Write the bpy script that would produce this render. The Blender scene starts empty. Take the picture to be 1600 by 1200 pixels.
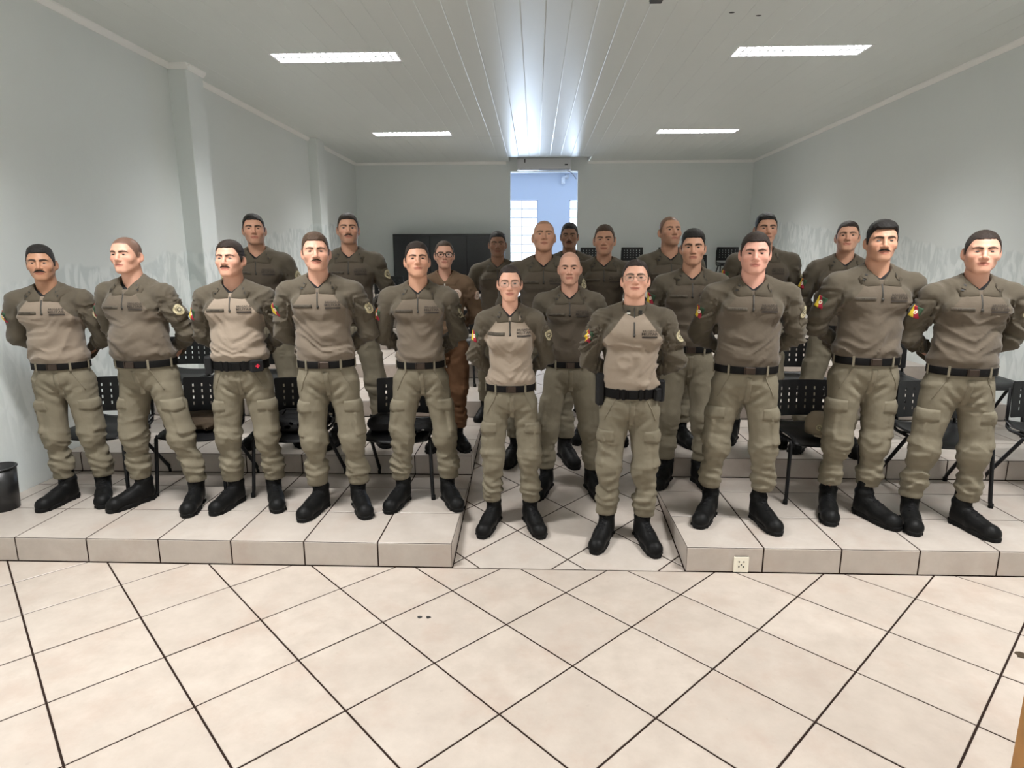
import bpy, math, random
import numpy as np
from mathutils import Vector, Matrix

random.seed(7)
SC = bpy.context.scene
COL = SC.collection
R = math.radians

# ---------------------------------------------------------------- camera, world, exposure
cam_d = bpy.data.cameras.new('camera')
cam_d.sensor_fit = 'HORIZONTAL'
cam_d.sensor_width = 36.0
cam_d.lens = 968.4 / 1600.0 * 36.0
cam_d.clip_start = 0.05
cam_d.clip_end = 100
cam = bpy.data.objects.new('camera', cam_d)
COL.objects.link(cam)
cam.matrix_world = (Matrix.Translation((0, 0, 1.75)) @ Matrix.Rotation(0.037, 4, 'Z')
                    @ Matrix.Rotation(math.pi / 2 - 0.2001, 4, 'X') @ Matrix.Rotation(-0.0023, 4, 'Z'))
SC.camera = cam

world = bpy.data.worlds.new('world')
SC.world = world
world.use_nodes = True
wb = world.node_tree.nodes['Background']
wb.inputs[0].default_value = (0.86, 0.94, 1.0, 1)
wb.inputs[1].default_value = 2.2
SC.view_settings.view_transform = 'Standard'
SC.view_settings.look = 'None'
SC.view_settings.gamma = 1.0
SC.view_settings.use_curve_mapping = False
SC.view_settings.exposure = 0.0
SC.cycles.max_bounces = 8
SC.cycles.diffuse_bounces = 5
SC.cycles.caustics_reflective = False
SC.cycles.caustics_refractive = False
SC.cycles.sample_clamp_indirect = 6.0

LAMP_W = 98.0            # each recessed ceiling luminaire
LAMP_COL = (1.0, 0.99, 0.975)
DAY_W = 150.0            # daylight through the windows of the far room
DAY_COL = (0.62, 0.78, 1.0)

# ---------------------------------------------------------------- room constants (metres)
XL, XR = -3.60, 4.25     # side walls
ZC = 3.62                # ceiling
YB = 12.85               # back wall
YF = -2.7                # wall behind the camera
Y0 = 3.28                # first riser
TD, TH = 1.15, 0.15      # tier depth and height
NT = 8
XA, XB = -0.468, 0.864   # aisle edges
T = 0.4303               # tile pitch
SL = TH / TD


def ramp_z(y):
    return max(0.0, min((y - Y0) * SL, NT * TH))


# ---------------------------------------------------------------- materials
def new_mat(name):
    m = bpy.data.materials.new(name)
    m.use_nodes = True
    nt = m.node_tree
    return m, nt, nt.nodes['Principled BSDF']


def nd(nt, typ, **kw):
    n = nt.nodes.new(typ)
    for k, v in kw.items():
        setattr(n, k, v)
    return n


def lk(nt, a, b):
    nt.links.new(a, b)


def c4(c):
    return (c[0], c[1], c[2], 1)


def pm(name, col, rough=0.6, metal=0.0, spec=0.5, var=0.0, vscale=8.0, bump=0.0, bscale=60.0, coords='Object',
       emit=None, estr=0.0):
    m, nt, b = new_mat(name)
    b.inputs['Base Color'].default_value = c4(col)
    b.inputs['Roughness'].default_value = rough
    b.inputs['Metallic'].default_value = metal
    b.inputs['Specular IOR Level'].default_value = spec
    if emit:
        b.inputs['Emission Color'].default_value = c4(emit)
        b.inputs['Emission Strength'].default_value = estr
    if var or bump:
        tc = nd(nt, 'ShaderNodeTexCoord')
    if var:
        n = nd(nt, 'ShaderNodeTexNoise')
        n.inputs['Scale'].default_value = vscale
        n.inputs['Detail'].default_value = 5
        lk(nt, tc.outputs[coords], n.inputs['Vector'])
        mx = nd(nt, 'ShaderNodeMix', data_type='RGBA')
        mx.inputs['A'].default_value = c4([c * (1 - var) for c in col])
        mx.inputs['B'].default_value = c4([min(1, c * (1 + var)) for c in col])
        lk(nt, n.outputs['Fac'], mx.inputs['Factor'])
        lk(nt, mx.outputs['Result'], b.inputs['Base Color'])
    if bump:
        n2 = nd(nt, 'ShaderNodeTexNoise')
        n2.inputs['Scale'].default_value = bscale
        n2.inputs['Detail'].default_value = 3
        lk(nt, tc.outputs[coords], n2.inputs['Vector'])
        bp = nd(nt, 'ShaderNodeBump')
        bp.inputs['Strength'].default_value = bump
        bp.inputs['Distance'].default_value = 0.01
        lk(nt, n2.outputs['Fac'], bp.inputs['Height'])
        lk(nt, bp.outputs['Normal'], b.inputs['Normal'])
    return m


def math_n(nt, op, a, b=None):
    n = nd(nt, 'ShaderNodeMath', operation=op)
    for i, v in enumerate((a, b)):
        if v is None:
            continue
        if isinstance(v, (int, float)):
            n.inputs[i].default_value = v
        else:
            lk(nt, v, n.inputs[i])
    return n.outputs[0]


def ramp_n(nt, fac, p0, p1, c0=(0, 0, 0), c1=(1, 1, 1)):
    n = nd(nt, 'ShaderNodeValToRGB')
    n.color_ramp.elements[0].position = p0
    n.color_ramp.elements[1].position = p1
    n.color_ramp.elements[0].color = c4(c0)
    n.color_ramp.elements[1].color = c4(c1)
    lk(nt, fac, n.inputs[0])
    return n.outputs[0]


def mix_n(nt, fac, a, b):
    mx = nd(nt, 'ShaderNodeMix', data_type='RGBA')
    if isinstance(fac, float):
        mx.inputs['Factor'].default_value = fac
    else:
        lk(nt, fac, mx.inputs['Factor'])
    for s, v in (('A', a), ('B', b)):
        if isinstance(v, tuple):
            mx.inputs[s].default_value = c4(v)
        else:
            lk(nt, v, mx.inputs[s])
    return mx.outputs['Result']


def wall_mat():
    """painted plaster; a band that follows the rising tiers carries brushed filler repairs"""
    m, nt, b = new_mat('painted_plaster')
    geo = nd(nt, 'ShaderNodeNewGeometry')
    sep = nd(nt, 'ShaderNodeSeparateXYZ')
    lk(nt, geo.outputs['Position'], sep.inputs[0])
    n0 = nd(nt, 'ShaderNodeTexNoise')
    n0.inputs['Scale'].default_value = 0.9
    n0.inputs['Detail'].default_value = 4
    lk(nt, geo.outputs['Position'], n0.inputs['Vector'])
    base = mix_n(nt, n0.outputs['Fac'], (0.725, 0.770, 0.762), (0.785, 0.830, 0.822))
    # stroke pattern: stretched noise
    mp = nd(nt, 'ShaderNodeMapping')
    mp.inputs['Rotation'].default_value = (0.5, 0, 0)
    mp.inputs['Scale'].default_value = (3, 8.5, 3.0)
    lk(nt, geo.outputs['Position'], mp.inputs['Vector'])
    n1 = nd(nt, 'ShaderNodeTexNoise')
    n1.inputs['Scale'].default_value = 1.3
    n1.inputs['Detail'].default_value = 3
    n1.inputs['Distortion'].default_value = 0.9
    lk(nt, mp.outputs[0], n1.inputs['Vector'])
    stroke = ramp_n(nt, n1.outputs['Fac'], 0.44, 0.56)
    # height band: z < 1.13 + 0.112*y (+ wobble)
    n2 = nd(nt, 'ShaderNodeTexNoise')
    n2.inputs['Scale'].default_value = 2.2
    n2.inputs['Detail'].default_value = 4
    lk(nt, geo.outputs['Position'], n2.inputs['Vector'])
    lim = math_n(nt, 'ADD', math_n(nt, 'MULTIPLY', sep.outputs['Y'], 0.112), 0.98)
    lim = math_n(nt, 'ADD', lim, math_n(nt, 'MULTIPLY', n2.outputs['Fac'], 0.30))
    dz = math_n(nt, 'SUBTRACT', lim, sep.outputs['Z'])
    band = ramp_n(nt, dz, 0.0, 0.03)
    dz2 = math_n(nt, 'SUBTRACT', 1.35, dz)
    band2 = ramp_n(nt, dz2, 0.0, 0.5)
    # only from the middle of the room backwards
    yb = math_n(nt, 'SUBTRACT', sep.outputs['Y'], 3.6)
    band3 = ramp_n(nt, yb, 0.0, 0.9)
    yb2 = ramp_n(nt, math_n(nt, 'SUBTRACT', 12.7, sep.outputs['Y']), 0.0, 0.4)
    mk = math_n(nt, 'MULTIPLY', math_n(nt, 'MULTIPLY', math_n(nt, 'MULTIPLY', band, band2), band3), yb2)
    rep = mix_n(nt, stroke, (0.63, 0.69, 0.69), (0.82, 0.87, 0.87))
    col = mix_n(nt, math_n(nt, 'MULTIPLY', mk, 0.8), base, rep)
    lk(nt, col, b.inputs['Base Color'])
    b.inputs['Roughness'].default_value = 0.55
    b.inputs['Specular IOR Level'].default_value = 0.3
    n3 = nd(nt, 'ShaderNodeTexNoise')
    n3.inputs['Scale'].default_value = 26
    n3.inputs['Detail'].default_value = 4
    lk(nt, geo.outputs['Position'], n3.inputs['Vector'])
    bp = nd(nt, 'ShaderNodeBump')
    bp.inputs['Strength'].default_value = 0.10
    bp.inputs['Distance'].default_value = 0.01
    lk(nt, n3.outputs['Fac'], bp.inputs['Height'])
    lk(nt, bp.outputs['Normal'], b.inputs['Normal'])
    return m


def tile_mat(name, ca, cb, stain=0.12):
    m, nt, b = new_mat(name)
    geo = nd(nt, 'ShaderNodeNewGeometry')
    oi = nd(nt, 'ShaderNodeObjectInfo')
    n0 = nd(nt, 'ShaderNodeTexNoise')
    n0.inputs['Scale'].default_value = 7
    n0.inputs['Detail'].default_value = 7
    n0.inputs['Roughness'].default_value = 0.65
    lk(nt, geo.outputs['Position'], n0.inputs['Vector'])
    f = ramp_n(nt, n0.outputs['Fac'], 0.35, 0.68)
    base = mix_n(nt, f, ca, cb)
    tint = mix_n(nt, math_n(nt, 'MULTIPLY', oi.outputs['Random'], 0.35), base, tuple(c * 0.9 for c in ca))
    n1 = nd(nt, 'ShaderNodeTexNoise')
    n1.inputs['Scale'].default_value = 30
    n1.inputs['Detail'].default_value = 3
    lk(nt, geo.outputs['Position'], n1.inputs['Vector'])
    sp = math_n(nt, 'MULTIPLY', ramp_n(nt, n1.outputs['Fac'], 0.66, 0.76), stain)
    col = mix_n(nt, sp, tint, tuple(c * 0.45 for c in ca))
    n2 = nd(nt, 'ShaderNodeTexNoise')
    n2.inputs['Scale'].default_value = 3.1
    n2.inputs['Detail'].default_value = 6
    n2.inputs['Roughness'].default_value = 0.7
    lk(nt, geo.outputs['Position'], n2.inputs['Vector'])
    col = mix_n(nt, math_n(nt, 'MULTIPLY', ramp_n(nt, n2.outputs['Fac'], 0.50, 0.68), 0.5), col, (ca[0] * 0.94, ca[1] * 0.84, ca[2] * 0.80))
    lk(nt, col, b.inputs['Base Color'])
    b.inputs['Roughness'].default_value = 0.34
    b.inputs['Specular IOR Level'].default_value = 0.4
    return m


def shirt_mat():
    """combat shirt: jersey torso, woven sleeves; border carried by the signed 'seam' attribute"""
    m, nt, b = new_mat('combat_shirt_cloth')
    at = nd(nt, 'ShaderNodeAttribute', attribute_name='seam')
    oi = nd(nt, 'ShaderNodeObjectInfo')
    tc = nd(nt, 'ShaderNodeTexCoord')
    f = ramp_n(nt, math_n(nt, 'ADD', math_n(nt, 'MULTIPLY', at.outputs['Fac'], 20.0), 0.5), 0.46, 0.54)
    n0 = nd(nt, 'ShaderNodeTexNoise')
    n0.inputs['Scale'].default_value = 5
    n0.inputs['Detail'].default_value = 5
    lk(nt, tc.outputs['Object'], n0.inputs['Vector'])
    jer = mix_n(nt, n0.outputs['Fac'], (0.260, 0.207, 0.160), (0.315, 0.255, 0.200))
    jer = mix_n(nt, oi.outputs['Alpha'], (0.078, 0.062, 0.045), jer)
    wov = mix_n(nt, n0.outputs['Fac'], (0.078, 0.064, 0.046), (0.102, 0.086, 0.063))
    col = mix_n(nt, f, jer, wov)
    lk(nt, col, b.inputs['Base Color'])
    b.inputs['Roughness'].default_value = 0.85
    b.inputs['Specular IOR Level'].default_value = 0.15
    b.inputs['Sheen Weight'].default_value = 0.15
    n3 = nd(nt, 'ShaderNodeTexNoise')
    n3.inputs['Scale'].default_value = 38
    n3.inputs['Detail'].default_value = 5
    lk(nt, tc.outputs['Object'], n3.inputs['Vector'])
    bp = nd(nt, 'ShaderNodeBump')
    bp.inputs['Strength'].default_value = 0.22
    bp.inputs['Distance'].default_value = 0.008
    lk(nt, n3.outputs['Fac'], bp.inputs['Height'])
    lk(nt, bp.outputs['Normal'], b.inputs['Normal'])
    return m


def cloth(name, ca, cb, bump=0.3, rough=0.85):
    m, nt, b = new_mat(name)
    tc = nd(nt, 'ShaderNodeTexCoord')
    n0 = nd(nt, 'ShaderNodeTexNoise')
    n0.inputs['Scale'].default_value = 6
    n0.inputs['Detail'].default_value = 6
    lk(nt, tc.outputs['Object'], n0.inputs['Vector'])
    lk(nt, mix_n(nt, n0.outputs['Fac'], ca, cb), b.inputs['Base Color'])
    b.inputs['Roughness'].default_value = rough
    b.inputs['Specular IOR Level'].default_value = 0.15
    n3 = nd(nt, 'ShaderNodeTexNoise')
    n3.inputs['Scale'].default_value = 30
    n3.inputs['Detail'].default_value = 5
    lk(nt, tc.outputs['Object'], n3.inputs['Vector'])
    bp = nd(nt, 'ShaderNodeBump')
    bp.inputs['Strength'].default_value = bump
    bp.inputs['Distance'].default_value = 0.01
    lk(nt, n3.outputs['Fac'], bp.inputs['Height'])
    lk(nt, bp.outputs['Normal'], b.inputs['Normal'])
    return m


def skin_mat(name, col, stub_col):
    m, nt, b = new_mat(name)
    tc = nd(nt, 'ShaderNodeTexCoord')
    n0 = nd(nt, 'ShaderNodeTexNoise')
    n0.inputs['Scale'].default_value = 14
    n0.inputs['Detail'].default_value = 4
    lk(nt, tc.outputs['Object'], n0.inputs['Vector'])
    base = mix_n(nt, n0.outputs['Fac'], tuple(c * 0.88 for c in col), (min(1, col[0] * 1.10), col[1] * 1.07, col[2] * 1.05))
    red = (col[0] * 0.80, col[1] * 0.48, col[2] * 0.46)

    def attr(n):
        return nd(nt, 'ShaderNodeAttribute', attribute_name=n).outputs['Fac']
    c = mix_n(nt, math_n(nt, 'MULTIPLY', attr('flush'), 0.30), base, red)
    c = mix_n(nt, attr('stub'), c, tuple(a * 0.22 + s * 0.78 for a, s in zip(col, stub_col)))
    c = mix_n(nt, math_n(nt, 'MULTIPLY', attr('lip'), 0.85), c, (col[0] * 0.66, col[1] * 0.40, col[2] * 0.40))
    c = mix_n(nt, attr('brow'), c, tuple(s * 0.9 for s in stub_col))  # brow mask also carries the painted dark crease between the lips
    lk(nt, c, b.inputs['Base Color'])
    b.inputs['Roughness'].default_value = 0.48
    b.inputs['Specular IOR Level'].default_value = 0.35
    return m


def uv_nodes(nt):
    uv = nd(nt, 'ShaderNodeUVMap')
    uv.uv_map = 'uv'
    sep = nd(nt, 'ShaderNodeSeparateXYZ')
    lk(nt, uv.outputs[0], sep.inputs[0])
    return sep.outputs['X'], sep.outputs['Y']


def flag_mat():
    """state flag patch: green corner, red diagonal, yellow wedge, white disc"""
    m, nt, b = new_mat('flag_patch_cloth')
    u, v = uv_nodes(nt)
    g = math_n(nt, 'GREATER_THAN', math_n(nt, 'ADD', math_n(nt, 'MULTIPLY', u, 1.27), v), 1.50)
    y = math_n(nt, 'LESS_THAN', math_n(nt, 'ADD', u, math_n(nt, 'MULTIPLY', v, 0.55)), 0.62)
    c = mix_n(nt, y, (0.34, 0.012, 0.035), (0.84, 0.62, 0.05))
    c = mix_n(nt, g, c, (0.025, 0.065, 0.030))
    du = math_n(nt, 'SUBTRACT', u, 0.52)
    dv = math_n(nt, 'SUBTRACT', v, 0.52)
    r = math_n(nt, 'SQRT', math_n(nt, 'ADD', math_n(nt, 'MULTIPLY', du, du), math_n(nt, 'MULTIPLY', dv, dv)))
    c = mix_n(nt, math_n(nt, 'LESS_THAN', r, 0.185), c, (0.90, 0.86, 0.74))
    c = mix_n(nt, math_n(nt, 'LESS_THAN', r, 0.09), c, (0.62, 0.14, 0.10))
    lk(nt, c, b.inputs['Base Color'])
    b.inputs['Roughness'].default_value = 0.8
    return m


def badge_mat(name, ca, cb, cc):
    m, nt, b = new_mat(name)
    u, v = uv_nodes(nt)
    du = math_n(nt, 'SUBTRACT', u, 0.5)
    dv = math_n(nt, 'SUBTRACT', v, 0.5)
    r = math_n(nt, 'SQRT', math_n(nt, 'ADD', math_n(nt, 'MULTIPLY', du, du), math_n(nt, 'MULTIPLY', dv, dv)))
    c = mix_n(nt, math_n(nt, 'LESS_THAN', r, 0.47), cb, ca)
    c = mix_n(nt, math_n(nt, 'LESS_THAN', r, 0.30), c, cb)
    c = mix_n(nt, math_n(nt, 'LESS_THAN', r, 0.26), c, ca)
    c = mix_n(nt, math_n(nt, 'LESS_THAN', r, 0.20), c, cb)
    c = mix_n(nt, math_n(nt, 'LESS_THAN', r, 0.10), c, cc)
    lk(nt, c, b.inputs['Base Color'])
    b.inputs['Roughness'].default_value = 0.8
    return m


def eye_mat(name, iris):
    m, nt, b = new_mat(name)
    tc = nd(nt, 'ShaderNodeTexCoord')
    sep = nd(nt, 'ShaderNodeSeparateXYZ')
    lk(nt, tc.outputs['Object'], sep.inputs[0])
    x, z = sep.outputs['X'], sep.outputs['Z']
    r = math_n(nt, 'SQRT', math_n(nt, 'ADD', math_n(nt, 'MULTIPLY', x, x), math_n(nt, 'MULTIPLY', z, z)))
    c = mix_n(nt, math_n(nt, 'LESS_THAN', r, 0.0066), (0.40, 0.35, 0.32), iris)  # eye white darkened: shade of the sockets put into its colour
    c = mix_n(nt, math_n(nt, 'LESS_THAN', r, 0.003), c, (0.005, 0.005, 0.005))
    lk(nt, c, b.inputs['Base Color'])
    b.inputs['Roughness'].default_value = 0.15
    return m


def glass_mat(name, tint=(1, 1, 1), gloss=0.08):
    m = bpy.data.materials.new(name)
    m.use_nodes = True
    nt = m.node_tree
    nt.nodes.clear()
    out = nd(nt, 'ShaderNodeOutputMaterial')
    tr = nd(nt, 'ShaderNodeBsdfTransparent')
    tr.inputs[0].default_value = c4(tint)
    gl = nd(nt, 'ShaderNodeBsdfGlossy')
    gl.inputs['Roughness'].default_value = 0.05
    mx = nd(nt, 'ShaderNodeMixShader')
    mx.inputs[0].default_value = gloss
    lk(nt, tr.outputs[0], mx.inputs[1])
    lk(nt, gl.outputs[0], mx.inputs[2])
    lk(nt, mx.outputs[0], out.inputs[0])
    return m


M = {}
M['wall'] = wall_mat()
M['far_wall'] = pm('far_room_paint', (0.70, 0.75, 0.84), 0.6)
M['floor_tile'] = tile_mat('floor_tile_glaze', (0.418, 0.360, 0.313), (0.496, 0.435, 0.382))
M['step_tile'] = tile_mat('step_tile_glaze', (0.425, 0.376, 0.335), (0.492, 0.442, 0.398), 0.06)
M['grout'] = pm('dark_grout', (0.022, 0.013, 0.010), 0.9, spec=0.1, var=0.3, vscale=20)
M['plank'] = pm('pvc_plank', (0.72, 0.765, 0.745), 0.36, spec=0.38, var=0.02, vscale=1.5)
M['void'] = pm('plenum_dark', (0.25, 0.25, 0.25), 0.9)
M['trim'] = pm('white_cornice', (0.90, 0.91, 0.89), 0.5, bump=0.03, bscale=20)
M['lum_white'] = pm('luminaire_enamel', (0.85, 0.86, 0.87), 0.35)
M['louver'] = pm('louver_aluminium', (0.90, 0.91, 0.93), 0.25, metal=0.85)
M['ac'] = pm('air_curtain_plastic', (0.72, 0.74, 0.76), 0.4)
M['dark_plastic'] = pm('dark_plastic', (0.012, 0.012, 0.013), 0.38, var=0.2, vscale=30)
M['chair_plastic'] = pm('chair_black_plastic', (0.008, 0.008, 0.009), 0.36, spec=0.35, bump=0.08, bscale=300)
M['chair_metal'] = pm('chair_black_tube', (0.006, 0.006, 0.007), 0.45, spec=0.3)
M['black_panel'] = pm('black_lacquer', (0.008, 0.009, 0.011), 0.22, var=0.5, vscale=4)
M['window_frame'] = pm('window_frame_paint', (0.45, 0.47, 0.55), 0.5)
M['glass'] = glass_mat('window_glass')
M['lens'] = glass_mat('spectacle_lens', gloss=0.10)
M['wood'] = pm('varnished_wood', (0.36, 0.17, 0.045), 0.4, var=0.25, vscale=14)
M['outlet'] = pm('outlet_plastic', (0.82, 0.78, 0.66), 0.4)
M['hole'] = pm('socket_hole', (0.02, 0.02, 0.02), 0.8)
M['shirt'] = shirt_mat()
M['sleeve'] = cloth('woven_olive_cloth', (0.078, 0.064, 0.046), (0.099, 0.083, 0.061), 0.2)
M['trousers'] = cloth('khaki_trouser_cloth', (0.160, 0.140, 0.101), (0.196, 0.173, 0.127), 0.3)
M['jacket'] = cloth('brown_fleece', (0.125, 0.080, 0.050), (0.160, 0.105, 0.066), 0.3)
M['brown_trousers'] = cloth('brown_trouser_cloth', (0.100, 0.050, 0.026), (0.135, 0.070, 0.036), 0.3)
M['belt'] = pm('black_webbing', (0.006, 0.0055, 0.0055), 0.7, spec=0.12, bump=0.1, bscale=220)
M['buckle'] = pm('dark_bronze_buckle', (0.045, 0.030, 0.022), 0.35, metal=0.6)
M['boot'] = pm('black_boot_leather', (0.006, 0.006, 0.006), 0.5, spec=0.14, bump=0.15, bscale=70)
M['sole'] = pm('black_rubber', (0.008, 0.008, 0.008), 0.7, spec=0.15)
M['lace'] = pm('black_lace', (0.010, 0.010, 0.011), 0.8, spec=0.15)
M['tee'] = pm('black_undershirt', (0.006, 0.006, 0.007), 0.9)
M['print'] = pm('dark_print', (0.035, 0.026, 0.020), 0.8)
M['tape'] = pm('name_tape_cloth', (0.078, 0.064, 0.046), 0.85)
M['zip'] = pm('dark_zip', (0.030, 0.026, 0.020), 0.5)
M['zip_white'] = pm('pale_zip', (0.62, 0.58, 0.52), 0.5)
M['insignia'] = pm('insignia_black', (0.010, 0.009, 0.008), 0.6)
M['insignia_w'] = pm('insignia_white', (0.75, 0.74, 0.68), 0.6)
M['flag'] = flag_mat()
M['badge'] = badge_mat('round_badge_cloth', (0.50, 0.44, 0.28), (0.115, 0.100, 0.066), (0.62, 0.56, 0.42))
M['badge_pale'] = badge_mat('pale_badge_cloth', (0.62, 0.50, 0.42), (0.30, 0.17, 0.12), (0.75, 0.68, 0.6))
M['red'] = pm('red_print', (0.75, 0.02, 0.06), 0.6)
M['metal'] = pm('spectacle_metal', (0.35, 0.27, 0.20), 0.3, metal=0.9)
M['black_frame'] = pm('spectacle_black', (0.008, 0.008, 0.009), 0.25)
M['cap'] = cloth('khaki_cap_cloth', (0.30, 0.245, 0.18), (0.36, 0.30, 0.22), 0.2)
M['bag'] = cloth('black_nylon', (0.010, 0.010, 0.011), (0.020, 0.020, 0.021), 0.4, 0.6)
M['bag_brown'] = cloth('dark_brown_cloth', (0.045, 0.032, 0.022), (0.075, 0.055, 0.036), 0.5)
M['lash'] = pm('eyelid_dark', (0.05, 0.025, 0.018), 0.6)
HAIRCOL = {'black': (0.010, 0.008, 0.007), 'dark': (0.022, 0.013, 0.009), 'brown': (0.060, 0.034, 0.020),
           'light': (0.120, 0.075, 0.042)}
for k, v in HAIRCOL.items():
    M['hair_' + k] = pm('hair_' + k, v, 0.55, spec=0.3, var=0.35, vscale=60, bump=0.5, bscale=240)
M['eye_d'] = eye_mat('eye_brown', (0.035, 0.016, 0.008))
M['eye_l'] = eye_mat('eye_light', (0.08, 0.10, 0.10))


# ---------------------------------------------------------------- object helpers
def link(o, parent=None):
    COL.objects.link(o)
    if parent is not None:
        o.parent = parent
    return o


def empty(name, loc=(0, 0, 0), rz=0.0, scale=1.0):
    o = bpy.data.objects.new(name, None)
    o.empty_display_size = 0.1
    link(o)
    o.location = loc
    o.rotation_euler = (0, 0, rz)
    o.scale = (scale, scale, scale)
    return o


def tag(o, label=None, cat=None, group=None, kind=None):
    if label:
        o['label'] = label
    if cat:
        o['category'] = cat
    if group:
        o['group'] = group
    if kind:
        o['kind'] = kind
    return o


def obj(name, me, parent=None, mat=None, loc=None, rot=None, scale=None):
    o = bpy.data.objects.new(name, me)
    if mat is not None and len(me.materials) == 0:
        me.materials.append(mat)
    link(o, parent)
    if loc is not None:
        o.location = loc
    if rot is not None:
        o.rotation_euler = rot
    if scale is not None:
        o.scale = scale
    return o


class MB:
    """collects simple shapes into one mesh"""

    def __init__(s):
        s.v = []
        s.f = []

    def add(s, vs, fs):
        b = len(s.v)
        s.v += [tuple(v) for v in vs]
        s.f += [tuple(b + i for i in f) for f in fs]
        return s

    def box(s, x0, x1, y0, y1, z0, z1, ch=0.0):
        if ch <= 0:
            vs = [(x, y, z) for z in (z0, z1) for y in (y0, y1) for x in (x0, x1)]
            return s.add(vs, [(0, 2, 3, 1), (4, 5, 7, 6), (0, 1, 5, 4), (2, 6, 7, 3), (0, 4, 6, 2), (1, 3, 7, 5)])
        # chamfered vertical outline + chamfered top and bottom
        def ring(c, z):
            a, b2, d, e = x0 + c, x1 - c, y0 + c, y1 - c
            return [(a + ch, d, z), (b2 - ch, d, z), (b2, d + ch, z), (b2, e - ch, z), (b2 - ch, e, z), (a + ch, e, z),
                    (a, e - ch, z), (a, d + ch, z)]
        rings = [ring(ch, z0), ring(0, z0 + ch), ring(0, z1 - ch), ring(ch, z1)]
        return s.loft(rings, True, True)

    def loft(s, rings, cap0=False, cap1=False, closed=True):
        n = len(rings[0])
        vs = [p for r in rings for p in r]
        fs = []
        for k in range(len(rings) - 1):
            for i in range(n if closed else n - 1):
                j = (i + 1) % n
                fs.append((k * n + i, k * n + j, (k + 1) * n + j, (k + 1) * n + i))
        if cap0:
            fs.append(tuple(range(n - 1, -1, -1)))
        if cap1:
            fs.append(tuple((len(rings) - 1) * n + i for i in range(n)))
        return s.add(vs, fs)

    def tube(s, pts, r, n=8, caps=True, closed=False):
        pts = [Vector(p) for p in pts]
        rr = r if isinstance(r, (list, tuple)) else [r] * len(pts)
        rings = []
        up = Vector((0, 0, 1))
        m = len(pts)
        for i, p in enumerate(pts):
            if closed:
                t = pts[(i + 1) % m] - pts[(i - 1) % m]
            else:
                t = pts[min(i + 1, m - 1)] - pts[max(i - 1, 0)]
            t.normalize()
            a = up if abs(t.dot(up)) < 0.95 else Vector((1, 0, 0))
            u = t.cross(a).normalized()
            w = u.cross(t).normalized()
            rings.append([p + (u * math.cos(2 * math.pi * k / n) + w * math.sin(2 * math.pi * k / n)) * rr[i] for k in range(n)])
        if closed:
            rings.append(rings[0])
            caps = False
        return s.loft(rings, caps, caps)

    def lathe(s, prof, n=24, cx=0, cy=0):
        rings = [[(cx + r * math.cos(2 * math.pi * k / n), cy + r * math.sin(2 * math.pi * k / n), z) for k in range(n)] for r, z in prof]
        return s.loft(rings, True, True)

    def prism(s, poly, z0, z1):
        n = len(poly)
        return s.loft([[(x, y, z0) for x, y in poly], [(x, y, z1) for x, y in poly]], True, True)

    def mesh(s, name, mat=None, smooth=False):
        me = bpy.data.meshes.new(name)
        me.from_pydata(s.v, [], s.f)
        me.update()
        if mat is not None:
            me.materials.append(mat)
        if smooth:
            me.polygons.foreach_set('use_smooth', [True] * len(me.polygons))
        return me

    def obj(s, name, mat, parent=None, smooth=False, **kw):
        return obj(name, s.mesh(name, mat, smooth), parent, None, **kw)


def np_mesh(name, V, F, mat=None, smooth=True, attrs=None, uv=None):
    """mesh from numpy arrays of vertices and quads (or tris)"""
    me = bpy.data.meshes.new(name)
    V = np.asarray(V, np.float32)
    F = np.asarray(F, np.int32)
    nf, k = F.shape
    me.vertices.add(len(V))
    me.vertices.foreach_set('co', V.ravel())
    me.loops.add(nf * k)
    me.loops.foreach_set('vertex_index', F.ravel())
    me.polygons.add(nf)
    me.polygons.foreach_set('loop_start', np.arange(0, nf * k, k, dtype=np.int32))
    me.polygons.foreach_set('loop_total', np.full(nf, k, np.int32))
    me.polygons.foreach_set('use_smooth', np.full(nf, smooth))
    me.update(calc_edges=True)
    me.validate()
    for a, vals in (attrs or {}).items():
        at = me.attributes.new(a, 'FLOAT', 'POINT')
        at.data.foreach_set('value', np.asarray(vals, np.float32))
    if uv is not None:
        ul = me.uv_layers.new(name='uv')
        ul.data.foreach_set('uv', np.asarray(uv, np.float32)[F.ravel()].ravel())
    if mat is not None:
        me.materials.append(mat)
    return me


# ================================================================= THE ROOM
def clip_poly(poly, a, b, c):
    """keep a*x+b*y<=c"""
    out = []
    n = len(poly)
    for i in range(n):
        p, q = poly[i], poly[(i + 1) % n]
        dp, dq = a * p[0] + b * p[1] - c, a * q[0] + b * q[1] - c
        if dp <= 0:
            out.append(p)
        if dp * dq < 0:
            t = dp / (dp - dq)
            out.append((p[0] + t * (q[0] - p[0]), p[1] + t * (q[1] - p[1])))
    return out


def clip_rect(poly, x0, x1, y0, y1):
    for a, b, c in ((1, 0, x1), (-1, 0, -x0), (0, 1, y1), (0, -1, -y0)):
        poly = clip_poly(poly, a, b, c)
        if len(poly) < 3:
            return []
    return poly


def area(p):
    return 0.5 * sum(p[i][0] * p[(i + 1) % len(p)][1] - p[(i + 1) % len(p)][0] * p[i][1] for i in range(len(p)))


def inset(poly, d):
    """shrink a convex ccw polygon"""
    c = (sum(p[0] for p in poly) / len(poly), sum(p[1] for p in poly) / len(poly))
    out = poly
    n = len(poly)
    for i in range(n):
        p, q = poly[i], poly[(i + 1) % n]
        ex, ey = q[0] - p[0], q[1] - p[1]
        L = math.hypot(ex, ey)
        if L < 1e-6:
            continue
        nx, ny = ey / L, -ex / L
        out = clip_poly(out, nx, ny, nx * p[0] + ny * p[1] - d)
        if len(out) < 3:
            return []
    return out


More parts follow.
